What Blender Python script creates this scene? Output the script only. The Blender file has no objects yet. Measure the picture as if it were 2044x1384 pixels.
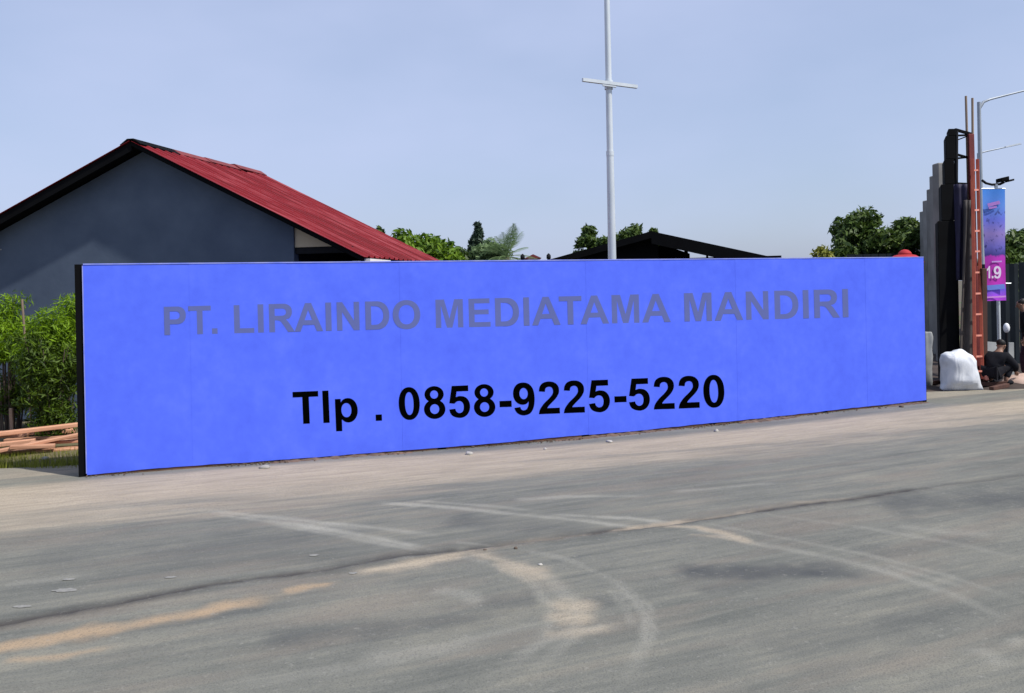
import bpy, bmesh, math, random
import numpy as np
from mathutils import Vector, Matrix

R = math.radians
rnd = random.Random(7)
SC = bpy.context.scene
COL = SC.collection

# ------------------------------------------------------------------ camera
FPX, CX, HY, EYE, ROLL = 1700.0, 1022.0, 577.0, 2.05, R(1.15)
cam = bpy.data.objects.new('camera', bpy.data.cameras.new('camera'))
COL.objects.link(cam)
cam.data.sensor_width = 36.0
cam.data.lens = 36.0 * FPX / 2044.0
cam.data.shift_y = -(692.0 - HY) / 2044.0
cam.data.clip_end = 3000.0
cam.matrix_world = (Matrix.Translation((0, 0, EYE)) @ Matrix.Rotation(R(90), 4, 'X')
                    @ Matrix.Rotation(-ROLL, 4, 'Z'))
SC.camera = cam

# ------------------------------------------------------------------ sky, sun, exposure
SUN_EL = R(54)
SUN_XY = Vector((0.87, -0.49)).normalized()
world = bpy.data.worlds.new('World'); SC.world = world; world.use_nodes = True
wn, wl = world.node_tree.nodes, world.node_tree.links
sky = wn.new('ShaderNodeTexSky'); sky.sky_type = 'NISHITA'; sky.sun_disc = False
sky.sun_elevation = SUN_EL
sky.sun_rotation = math.atan2(SUN_XY.x, SUN_XY.y)
sky.altitude = 0; sky.air_density = 1.0; sky.dust_density = 2.0; sky.ozone_density = 3.0
wn['Background'].inputs['Strength'].default_value = 0.10
veil = wn.new('ShaderNodeMix'); veil.data_type = 'RGBA'          # thin even haze over the whole sky
hz_c = wn.new('ShaderNodeTexCoord'); hz_n = wn.new('ShaderNodeTexNoise')
hz_n.inputs['Scale'].default_value = 2.2; hz_n.inputs['Detail'].default_value = 4; hz_n.inputs['Roughness'].default_value = 0.5
hz_m = wn.new('ShaderNodeMapping'); hz_m.inputs['Scale'].default_value = (1.0, 1.0, 2.2); hz_m.inputs['Location'].default_value = (0.3, 0.1, 0.4)
wl.new(hz_c.outputs['Generated'], hz_m.inputs[0]); wl.new(hz_m.outputs[0], hz_n.inputs['Vector'])
hz_r = wn.new('ShaderNodeMapRange'); hz_r.inputs[1].default_value = 0.3; hz_r.inputs[2].default_value = 0.7
hz_r.inputs[3].default_value = 0.46; hz_r.inputs[4].default_value = 0.84
wl.new(hz_n.outputs[0], hz_r.inputs[0]); wl.new(hz_r.outputs[0], veil.inputs['Factor'])
veil.inputs[7].default_value = (4.0, 4.6, 6.5, 1)
wl.new(sky.outputs['Color'], veil.inputs[6])
wl.new(veil.outputs[2], wn['Background'].inputs['Color'])
sun = bpy.data.objects.new('sun', bpy.data.lights.new('sun', 'SUN'))
COL.objects.link(sun)
sun.data.energy = 3.5; sun.data.angle = R(1.2); sun.data.color = (1.0, 0.955, 0.88)
sd = Vector((SUN_XY.x * math.cos(SUN_EL), SUN_XY.y * math.cos(SUN_EL), math.sin(SUN_EL)))
sun.rotation_euler = sd.to_track_quat('Z', 'Y').to_euler()
sun.location = (20, -10, 20)
SC.view_settings.view_transform = 'Standard'
SC.view_settings.look = 'None'
SC.view_settings.gamma = 1.0
SC.view_settings.exposure = 0.5

# ------------------------------------------------------------------ surveying helpers: photo point -> place
_c, _s = math.cos(ROLL), math.sin(ROLL)
def ray(px, py):
    u, v = px - CX, HY - py
    return Vector(((u * _c + v * _s) / FPX, 1.0, (-u * _s + v * _c) / FPX))
def at(px, py, Y):
    d = ray(px, py); return Vector((d.x * Y, Y, EYE + d.z * Y))
def gnd(px, py, z=0.0):
    d = ray(px, py); t = (z - EYE) / d.z; return Vector((d.x * t, t, z))
def px_of(p):
    a, b = p[0] / p[1] * FPX, (p[2] - EYE) / p[1] * FPX
    return CX + a * _c - b * _s, HY - (a * _s + b * _c)

# ------------------------------------------------------------------ materials
def new_mat(name):
    m = bpy.data.materials.new(name); m.use_nodes = True
    nt = m.node_tree; return m, nt, nt.nodes['Principled BSDF']
def srgb(r, g, b):
    f = lambda c: (c / 255 / 12.92) if c / 255 <= 0.04045 else ((c / 255 + 0.055) / 1.055) ** 2.4
    return (f(r), f(g), f(b), 1)
def ramp(nt, stops, src):
    n = nt.nodes.new('ShaderNodeValToRGB'); e = n.color_ramp.elements
    while len(e) < len(stops): e.new(0.5)
    for k, (p, c) in enumerate(stops):
        e[k].position = p; e[k].color = c if len(c) == 4 else (*c, 1)
    nt.links.new(src, n.inputs[0]); return n.outputs[0]
def noise(nt, scale, detail=5, rough=0.55, coord='Object', stretch=None, dist=0.0):
    tc = nt.nodes.new('ShaderNodeTexCoord'); src = tc.outputs[coord]
    if stretch:
        mp = nt.nodes.new('ShaderNodeMapping')
        if len(stretch) > 3:                                  # turn first, then stretch
            mp.vector_type = 'TEXTURE'; mp.inputs['Rotation'].default_value = (0, 0, stretch[3])
            mp.inputs['Scale'].default_value = [1 / q for q in stretch[0:3]]
        else: mp.inputs['Scale'].default_value = stretch[0:3]
        nt.links.new(src, mp.inputs[0]); src = mp.outputs[0]
    n = nt.nodes.new('ShaderNodeTexNoise')
    n.inputs['Scale'].default_value = scale; n.inputs['Detail'].default_value = detail
    n.inputs['Roughness'].default_value = rough; n.inputs['Distortion'].default_value = dist
    nt.links.new(src, n.inputs['Vector']); return n.outputs[0]
def mixc(nt, fac, a, b, mode='MIX'):
    n = nt.nodes.new('ShaderNodeMix'); n.data_type = 'RGBA'; n.blend_type = mode
    for sock, v in ((n.inputs['Factor'], fac), (n.inputs[6], a), (n.inputs[7], b)):
        if hasattr(v, 'is_output'): nt.links.new(v, sock)
        elif sock.name == 'Factor': sock.default_value = v
        else: sock.default_value = v if len(v) == 4 else (*v, 1)
    return n.outputs[2]
def mth(nt, op, a, b=None, clamp=False):
    n = nt.nodes.new('ShaderNodeMath'); n.operation = op; n.use_clamp = clamp
    for k, v in enumerate((a, b)):
        if v is None: continue
        if hasattr(v, 'is_output'): nt.links.new(v, n.inputs[k])
        else: n.inputs[k].default_value = v
    return n.outputs[0]
def bump(nt, p, height, strength=0.3, dist=0.02):
    b = nt.nodes.new('ShaderNodeBump'); b.inputs['Strength'].default_value = strength
    b.inputs['Distance'].default_value = dist
    nt.links.new(height, b.inputs['Height']); nt.links.new(b.outputs[0], p.inputs['Normal'])
def plain(name, c1, c2=None, scale=3.0, rough=0.7, metal=0.0, bmp=0.15, spec=0.4, stretch=None, vary=0.0):
    m, nt, p = new_mat(name)
    c2 = c2 or tuple(x * 0.75 for x in c1[:3])
    n = noise(nt, scale, stretch=stretch)
    col = ramp(nt, [(0.3, c2), (0.7, c1)], n)
    if vary:
        oi = nt.nodes.new('ShaderNodeObjectInfo')
        hs = nt.nodes.new('ShaderNodeHueSaturation')
        v = mth(nt, 'MULTIPLY_ADD', oi.outputs['Random'], vary); v.node.inputs[2].default_value = 1 - vary / 2
        nt.links.new(v, hs.inputs['Value']); nt.links.new(col, hs.inputs['Color']); col = hs.outputs[0]
    nt.links.new(col, p.inputs['Base Color'])
    p.inputs['Roughness'].default_value = rough; p.inputs['Metallic'].default_value = metal
    p.inputs['Specular IOR Level'].default_value = spec
    if bmp: bump(nt, p, noise(nt, scale * 9, 4, stretch=stretch), bmp, 0.01)
    return m
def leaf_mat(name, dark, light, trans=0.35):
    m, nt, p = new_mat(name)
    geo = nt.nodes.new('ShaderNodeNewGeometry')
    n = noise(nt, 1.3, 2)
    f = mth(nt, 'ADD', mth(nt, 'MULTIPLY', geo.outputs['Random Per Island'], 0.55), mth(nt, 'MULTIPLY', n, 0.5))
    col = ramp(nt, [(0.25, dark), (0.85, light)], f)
    nt.links.new(col, p.inputs['Base Color']); p.inputs['Roughness'].default_value = 0.55
    p.inputs['Specular IOR Level'].default_value = 0.3
    tr = nt.nodes.new('ShaderNodeBsdfTranslucent'); nt.links.new(col, tr.inputs[0])
    mx = nt.nodes.new('ShaderNodeMixShader'); mx.inputs[0].default_value = trans
    nt.links.new(p.outputs[0], mx.inputs[1]); nt.links.new(tr.outputs[0], mx.inputs[2])
    nt.links.new(mx.outputs[0], nt.nodes['Material Output'].inputs[0])
    return m

M = {}
M['black'] = plain('black_paint', (0.0045, 0.005, 0.006), (0.0025, 0.0025, 0.003), 2, 0.85, bmp=0.1, spec=0.08)
M['charcoal'] = plain('charcoal_paint_and_shade', (0.016, 0.017, 0.02), (0.008, 0.008, 0.01), 2, 0.8, spec=0.15)  # also carries the shade inside the house porch as colour
M['slate'] = plain('slate_render', (0.096, 0.124, 0.172), (0.066, 0.088, 0.130), 1.3, 0.9, bmp=0.25, spec=0.15)
M['cream'] = plain('cream_render', (0.56, 0.47, 0.33), (0.44, 0.37, 0.26), 1.2, 0.9)
M['white_wall'] = plain('white_render', (0.76, 0.74, 0.72), (0.60, 0.57, 0.55), 1.5, 0.85)
M['galv'] = plain('galvanised_steel', (0.66, 0.70, 0.72), (0.50, 0.55, 0.58), 2.5, 0.42, 0.25, bmp=0.05, stretch=(1, 1, 0.3))
M['galv_far'] = plain('grey_galvanised_steel', (0.36, 0.40, 0.45), (0.26, 0.30, 0.34), 2.5, 0.5, 0.2, bmp=0.05)
M['wood'] = plain('sawn_timber', (0.55, 0.30, 0.19), (0.34, 0.16, 0.09), 5, 0.8, stretch=(0.25, 3, 3), vary=0.55)
M['wood_pale'] = plain('weathered_bamboo', (0.30, 0.22, 0.15), (0.18, 0.13, 0.10), 4, 0.7, stretch=(3, 3, .4))
M['skid'] = plain('muddy_timber', (0.20, 0.10, 0.06), (0.05, 0.03, 0.025), 2.2, 0.9)
M['soil_brown'] = plain('swept_soil', (0.17, 0.11, 0.075), (0.06, 0.042, 0.032), 9, 0.95, bmp=.5)
M['brown_wood'] = plain('dark_board', (0.10, 0.045, 0.03), (0.05, 0.022, 0.018), 3, 0.85, stretch=(3, 3, 0.3))
M['orange'] = plain('orange_red_paint', (0.50, 0.11, 0.055), (0.33, 0.06, 0.04), 4, 0.6)
M['rung'] = plain('worn_rung_paint', (0.68, 0.30, 0.24), (0.52, 0.18, 0.13), 6, 0.5)
M['maroon'] = plain('maroon_paint', (0.22, 0.035, 0.035), (0.11, 0.02, 0.022), 3, 0.7)
M['concrete'] = plain('grey_concrete', (0.27, 0.265, 0.25), (0.15, 0.145, 0.135), 1.1, 0.92, bmp=0.3)
M['navy'] = plain('navy_tarpaulin', (0.016, 0.013, 0.055), (0.007, 0.006, 0.022), 3, 0.7, bmp=0.3)
M['browntarp'] = plain('brown_tarpaulin', (0.075, 0.062, 0.055), (0.028, 0.024, 0.025), 2.2, 0.75, bmp=0.35, stretch=(2, 2, .4))
M['sack'] = plain('woven_plastic_sack', (0.66, 0.68, 0.71), (0.50, 0.53, 0.58), 5, 0.65, bmp=0.0)
def crease():
    nt = M['sack'].node_tree; p = nt.nodes['Principled BSDF']
    a = noise(nt, 5, 2, 0.4, stretch=(1, 1, .45), dist=0.8); b = noise(nt, 160, 1)
    bump(nt, p, mth(nt, 'ADD', mth(nt, 'MULTIPLY', a, 3.0), mth(nt, 'MULTIPLY', b, .12)), 0.5, 0.03)
crease()
M['fence'] = plain('dark_sheet_fence', (0.014, 0.021, 0.027), (0.008, 0.012, 0.016), 1.5, 0.6, spec=0.2)
M['palegrey'] = plain('pale_grey_board', (0.30, 0.31, 0.30), (0.18, 0.19, 0.2), 3, 0.8)
M['white'] = plain('white_plastic', (0.8, 0.82, 0.84), (0.7, 0.72, 0.74), 3, 0.4)
M['bark'] = plain('bark', (0.13, 0.10, 0.075), (0.07, 0.05, 0.04), 6, 0.9)
M['parasol'] = plain('red_canvas', (0.42, 0.02, 0.03), (0.32, 0.015, 0.02), 3, 0.8)
M['skin'] = plain('skin', (0.27, 0.15, 0.10), (0.22, 0.12, 0.08), 8, 0.55)
M['darkcloth'] = plain('black_cloth', (0.016, 0.017, 0.022), (0.01, 0.01, 0.013), 8, 0.9, spec=0.1)
M['plumcloth'] = plain('plum_cloth', (0.07, 0.035, 0.055), (0.04, 0.02, 0.03), 8, 0.9, spec=0.1)
M['hair'] = plain('black_hair', (0.01, 0.009, 0.008), (0.006, 0.005, 0.005), 20, 0.6)
M['stone'] = plain('pale_stone', (0.42, 0.40, 0.37), (0.26, 0.25, 0.23), 9, 0.9, vary=0.4)
M['lime'] = plain('pale_lime_spot', (0.25, 0.245, 0.225), (0.165, 0.165, 0.155), 25, 0.95)
M['grass'] = leaf_mat('grass_blade', (0.11, 0.13, 0.015), (0.28, 0.30, 0.04), 0.3)
M['leaf_bamboo'] = leaf_mat('bamboo_leaf', (0.065, 0.13, 0.004), (0.25, 0.42, 0.010), 0.4)
M['leaf_shade_tone'] = leaf_mat('leaf_with_painted_shade', (0.016, 0.036, 0.003), (0.10, 0.17, 0.008), 0.25)  # shade of the lower bamboo bush put into the leaf colour
M['leaf_bright'] = leaf_mat('bright_leaf', (0.035, 0.085, 0.006), (0.17, 0.28, 0.012), 0.3)
M['leaf_dark'] = leaf_mat('dark_leaf', (0.024, 0.052, 0.012), (0.105, 0.165, 0.026), 0.25)
M['leaf_pine'] = leaf_mat('needle_leaf', (0.015, 0.035, 0.022), (0.045, 0.075, 0.045), 0.15)
M['leaf_pale'] = leaf_mat('pale_frond', (0.10, 0.17, 0.06), (0.22, 0.31, 0.14), 0.3)
M['leaf_yellow'] = leaf_mat('yellow_leaf', (0.18, 0.20, 0.03), (0.36, 0.36, 0.07), 0.3)

# red sheet roof: ribs are geometry, fading and dust streaks run down the slope
def roof_mat():
    m, nt, p = new_mat('red_roof_sheet')
    n1 = noise(nt, 1.0, 5, 0.6, stretch=(0.25, 3.2, 0.25))
    n2 = noise(nt, 2.5, 6, 0.6)
    c = ramp(nt, [(0.40, (0.125, 0.005, 0.008)), (0.52, (0.180, 0.008, 0.014)), (0.64, (0.30, 0.055, 0.065))], n1)
    c = mixc(nt, mth(nt, 'MULTIPLY', n2, 0.35), c, (0.15, 0.008, 0.009))
    nt.links.new(c, p.inputs['Base Color']); p.inputs['Roughness'].default_value = 0.6; p.inputs['Specular IOR Level'].default_value = 0.15
    return m
M['roof'] = roof_mat()

def board_mat():
    m, nt, p = new_mat('blue_painted_sheet')
    n1 = noise(nt, 2.0, 5, 0.6); n2 = noise(nt, 7.5, 6, 0.65); n3 = noise(nt, 2.0, 4, 0.6, stretch=(1, 1, 0.35))
    f = mth(nt, 'ADD', mth(nt, 'MULTIPLY', n1, 0.45), mth(nt, 'MULTIPLY', n2, 0.35))
    f = mth(nt, 'ADD', f, mth(nt, 'MULTIPLY', n3, 0.2))
    c = ramp(nt, [(0.36, (0.070, 0.124, 0.76)), (0.50, (0.080, 0.142, 0.81)), (0.64, (0.098, 0.164, 0.85))], f)
    nt.links.new(c, p.inputs['Base Color'])
    p.inputs['Roughness'].default_value = 0.6; p.inputs['Specular IOR Level'].default_value = 0.2
    bump(nt, p, n2, 0.12, 0.01)
    return m
M['board'] = board_mat()
M['lit_edge_tone'] = plain('pale_lit_edge', (0.30, 0.33, 0.66), (0.15, 0.20, 0.70), 5, 0.7)  # sunlit look of the raw sheet edge put into this pale colour
M['letter_grey'] = plain('grey_letter_paint', (0.102, 0.128, 0.335), (0.095, 0.120, 0.32), 4, 0.65, bmp=0.08, spec=0.2)
M['letter_black'] = plain('black_letter_paint', (0.0012, 0.0012, 0.0012), (0.001, 0.001, 0.001), 4, 1.0, bmp=0, spec=0.0)

# ------------------------------------------------------------------ object helpers
def tag(o, label=None, cat=None, group=None, kind=None):
    if label: o['label'] = label
    if cat: o['category'] = cat
    if group: o['group'] = group
    if kind: o['kind'] = kind
    return o
def link(name, me, mat=None, parent=None, smooth=False):
    if mat is not None and not me.materials:
        me.materials.append(M[mat] if isinstance(mat, str) else mat)
    if smooth: me.shade_smooth()
    o = bpy.data.objects.new(name, me); COL.objects.link(o)
    if parent is not None:
        o.parent = parent
        o.matrix_parent_inverse = parent.matrix_basis.inverted()
    return o
def empty(name, loc, label, cat, group=None):
    e = bpy.data.objects.new(name, None); COL.objects.link(e)
    e.location = loc; e.empty_display_size = 0.2
    return tag(e, label, cat, group)
class MB:
    def __init__(s): s.v = []; s.f = []
    def add(s, vs, fs):
        o = len(s.v); s.v += [tuple(p) for p in vs]; s.f += [tuple(i + o for i in f) for f in fs]; return s
    def hexa(s, p):      # p: bottom 4 then top 4, ccw from above
        return s.add(p, [(3, 2, 1, 0), (4, 5, 6, 7), (0, 1, 5, 4), (1, 2, 6, 5), (2, 3, 7, 6), (3, 0, 4, 7)])
    def box(s, c, sx, sy, sz, ax=None, ay=None, az=None):
        c = Vector(c); ax = Vector(ax or (1, 0, 0)).normalized() * sx / 2
        ay = Vector(ay or (0, 1, 0)).normalized() * sy / 2; az = Vector(az or (0, 0, 1)).normalized() * sz / 2
        return s.hexa([c - ax - ay - az, c + ax - ay - az, c + ax + ay - az, c - ax + ay - az,
                       c - ax - ay + az, c + ax - ay + az, c + ax + ay + az, c - ax + ay + az])
    def beam(s, a, b, w, h, side=None):
        a, b = Vector(a), Vector(b); d = b - a; L = d.length; d.normalize()
        sd_ = Vector(side) if side is not None else d.cross(Vector((0, 0, 1)))
        if sd_.length < 1e-4: sd_ = Vector((1, 0, 0))
        sd_ = (sd_ - d * sd_.dot(d)).normalized(); up = sd_.cross(d)
        return s.box((a + b) / 2, w, L, h, sd_, d, up)
    def tube(s, pts, rad, n=10, cap=True):
        pts = [Vector(p) for p in pts]; rad = rad if isinstance(rad, (list, tuple)) else [rad] * len(pts)
        if cap:                                              # end rings keep the shading of the sides true
            rad = list(rad); e0 = (pts[1] - pts[0]).normalized() * .004; e1 = (pts[-2] - pts[-1]).normalized() * .004
            pts = [pts[0], pts[0] + e0] + pts[1:-1] + [pts[-1] + e1, pts[-1]]; rad = [rad[0]] + rad[:1] + rad[1:-1] + [rad[-1], rad[-1]]
        o = len(s.v); ref = Vector((0.31, 0.77, 0.55))
        for i, p in enumerate(pts):
            d = (pts[min(i + 1, len(pts) - 1)] - pts[max(i - 1, 0)]).normalized()
            a = d.cross(ref).normalized(); b = d.cross(a)
            for k in range(n):
                t = 2 * math.pi * k / n; q = p + (a * math.cos(t) + b * math.sin(t)) * rad[i]; s.v.append(tuple(q))
        for i in range(len(pts) - 1):
            for k in range(n):
                k2 = (k + 1) % n
                s.f.append((o + i * n + k, o + i * n + k2, o + (i + 1) * n + k2, o + (i + 1) * n + k))
        if cap:
            s.f.append(tuple(o + k for k in range(n))[::-1]); s.f.append(tuple(o + (len(pts) - 1) * n + k for k in range(n)))
        return s
    def prism(s, poly, ext):   # poly: coplanar points, ext: vector
        n = len(poly); ext = Vector(ext); a = [Vector(p) for p in poly]
        return s.add(a + [p + ext for p in a], [tuple(range(n))[::-1], tuple(range(n, 2 * n))] +
                     [(i, (i + 1) % n, n + (i + 1) % n, n + i) for i in range(n)])
    def mesh(s, name='m'):
        me = bpy.data.meshes.new(name); me.from_pydata(s.v, [], s.f); me.update()
        bm = bmesh.new(); bm.from_mesh(me); bmesh.ops.recalc_face_normals(bm, faces=bm.faces); bm.to_mesh(me); bm.free()
        return me
    def build(s, name, mat, parent=None, smooth=False, bevel=0.0):
        me = s.mesh(name)
        if bevel:
            bm = bmesh.new(); bm.from_mesh(me)
            bmesh.ops.bevel(bm, geom=bm.edges[:], offset=bevel, segments=1, affect='EDGES', clamp_overlap=True)
            bm.to_mesh(me); bm.free()
        return link(name, me, mat, parent, smooth)

# ------------------------------------------------------------------ smooth value noise for the ground
def vnoise(x, y, seed=0):
    r = np.random.RandomState(seed); T = r.rand(256, 256)
    xi, yi = np.floor(x).astype(int), np.floor(y).astype(int); fx, fy = x - xi, y - yi
    fx = fx * fx * (3 - 2 * fx); fy = fy * fy * (3 - 2 * fy)
    g = lambda a, b: T[a % 256, b % 256]
    return (g(xi, yi) * (1 - fx) + g(xi + 1, yi) * fx) * (1 - fy) + (g(xi, yi + 1) * (1 - fx) + g(xi + 1, yi + 1) * fx) * fy
def fbm(x, y, seed=0, oct=4):
    s, a, t = 0, 0.5, 0
    for k in range(oct):
        s = s + a * vnoise(x * 2 ** k, y * 2 ** k, seed + k); t += a; a *= 0.55
    return s / t
def sstep(a, b, x):
    t = np.clip((x - a) / (b - a), 0, 1); return t * t * (3 - 2 * t)
def dist_poly(X, Y, pts):
    best = np.full(X.shape, 1e9); par = np.zeros(X.shape); acc = 0
    for (a, b) in zip(pts[:-1], pts[1:]):
        dx, dy = b[0] - a[0], b[1] - a[1]; L2 = dx * dx + dy * dy; L = math.sqrt(L2)
        t = np.clip(((X - a[0]) * dx + (Y - a[1]) * dy) / L2, 0, 1)
        d = np.hypot(X - a[0] - t * dx, Y - a[1] - t * dy)
        m = d < best; best = np.where(m, d, best); par = np.where(m, acc + t * L, par); acc += L
    return best, par / acc

# ------------------------------------------------------------------ hoarding position
BL = gnd(174, 951); BR = gnd(1849, 803)
BD = (BR - BL); BLEN = BD.length; BD.normalize()
BN = Vector((BD.y, -BD.x, 0))            # towards the camera
BH = at(1845, 513, BR.y).z
def dip(t):                              # the road sags a little along the hoarding
    return -0.075 * math.sin(math.pi * min(max(t, 0), 1)) ** 1.3 if 0 < t < 1 else 0.0

# ------------------------------------------------------------------ the ground and the road
def build_ground():
    mb = MB(); S = 1500.0
    mb.add([(-S, -200, -0.16), (S, -200, -0.16), (S, S * 1.6, -0.16), (-S, S * 1.6, -0.16)], [(0, 1, 2, 3)])
    m, nt, p = new_mat('bare_soil')
    n1 = noise(nt, 0.15, 6); n2 = noise(nt, 2.2, 8, 0.65)
    c = ramp(nt, [(0.35, (0.050, 0.036, 0.028)), (0.65, (0.115, 0.085, 0.060))], n2)
    c = mixc(nt, ramp(nt, [(0.48, (0, 0, 0)), (0.62, (1, 1, 1))], n1), c, (0.05, 0.07, 0.02))
    nt.links.new(c, p.inputs['Base Color']); p.inputs['Roughness'].default_value = 0.95
    bump(nt, p, n2, 0.6, 0.05)
    tag(mb.build('ground', m), kind='structure')
build_ground()

EDGE = [gnd(x, y) for x, y in ((-420, 936), (0, 934), (160, 930), (420, 905), (900, 858), (1400, 815), (1858, 783), (2044, 777), (2500, 768))]
EDGE[2].y += 0.1
JOINT = [gnd(x, y) for x, y in ((-500, 1335), (0, 1256), (160, 1226), (300, 1201), (500, 1168), (700, 1140), (840, 1115), (960, 1101),
                                (1130, 1080), (1344, 1052), (1565, 1021), (1704, 1002), (1862, 977), (2044, 955), (2400, 915))]
def interp_line(pts, xs, lo, hi):
    px = [lo[0]] + [p.x for p in pts] + [hi[0]]; py = [lo[1]] + [p.y for p in pts] + [hi[1]]
    return np.interp(xs, px, py)
def road_mat():
    m, nt, p = new_mat('dusty_asphalt')
    att = lambda n: (lambda a: (setattr(a, 'attribute_name', n), a.outputs['Fac'])[1])(nt.nodes.new('ShaderNodeAttribute'))
    a0 = 0.40
    streak = noise(nt, 1.5, 6, 0.62, stretch=(0.22, 1.9, 1, a0), dist=0.3)
    streak2 = noise(nt, 6.5, 5, 0.65, stretch=(0.22, 1.8, 1, a0), dist=0.5)
    patch = noise(nt, 0.7, 5, 0.6)
    grit = noise(nt, 85, 2, 0.7); grit2 = noise(nt, 22, 5, 0.75)
    f = mth(nt, 'ADD', mth(nt, 'MULTIPLY', streak, 0.40), mth(nt, 'MULTIPLY', streak2, 0.34))
    f = mth(nt, 'ADD', f, mth(nt, 'MULTIPLY', patch, 0.26))
    c = ramp(nt, [(0.37, (0.098, 0.103, 0.091)), (0.5, (0.147, 0.148, 0.127)), (0.63, (0.208, 0.200, 0.161))], f)
    tint = noise(nt, 1.6, 4, 0.55, stretch=(0.3, 1.6, 1, a0))
    c = mixc(nt, ramp(nt, [(0.50, (0, 0, 0)), (0.68, (0.55, 0.55, 0.55))], tint), c, (0.185, 0.158, 0.128))
    c = mixc(nt, att('dark'), c, (0.060, 0.064, 0.064))
    c = mixc(nt, att('pale'), c, (0.285, 0.278, 0.238))
    c = mixc(nt, att('dust'), c, ramp(nt, [(0.35, (0.288, 0.243, 0.180)), (0.65, (0.385, 0.327, 0.243))], streak2))
    c = mixc(nt, att('sand'), c, (0.35, 0.255, 0.160))
    c = mixc(nt, att('crack'), c, (0.040, 0.036, 0.032))
    c = mixc(nt, ramp(nt, [(0.34, (0.4, 0.4, 0.4)), (0.5, (0, 0, 0))], grit), c, (0.055, 0.055, 0.052))
    c = mixc(nt, ramp(nt, [(0.58, (0, 0, 0)), (0.74, (0.55, 0.55, 0.55))], grit2), c, (0.27, 0.262, 0.232))
    nt.links.new(c, p.inputs['Base Color'])
    p.inputs['Roughness'].default_value = 0.88; p.inputs['Specular IOR Level'].default_value = 0.3
    h = mth(nt, 'ADD', grit, mth(nt, 'MULTIPLY', grit2, 1.5))
    bump(nt, p, h, 0.35, 0.012)
    return m
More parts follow.
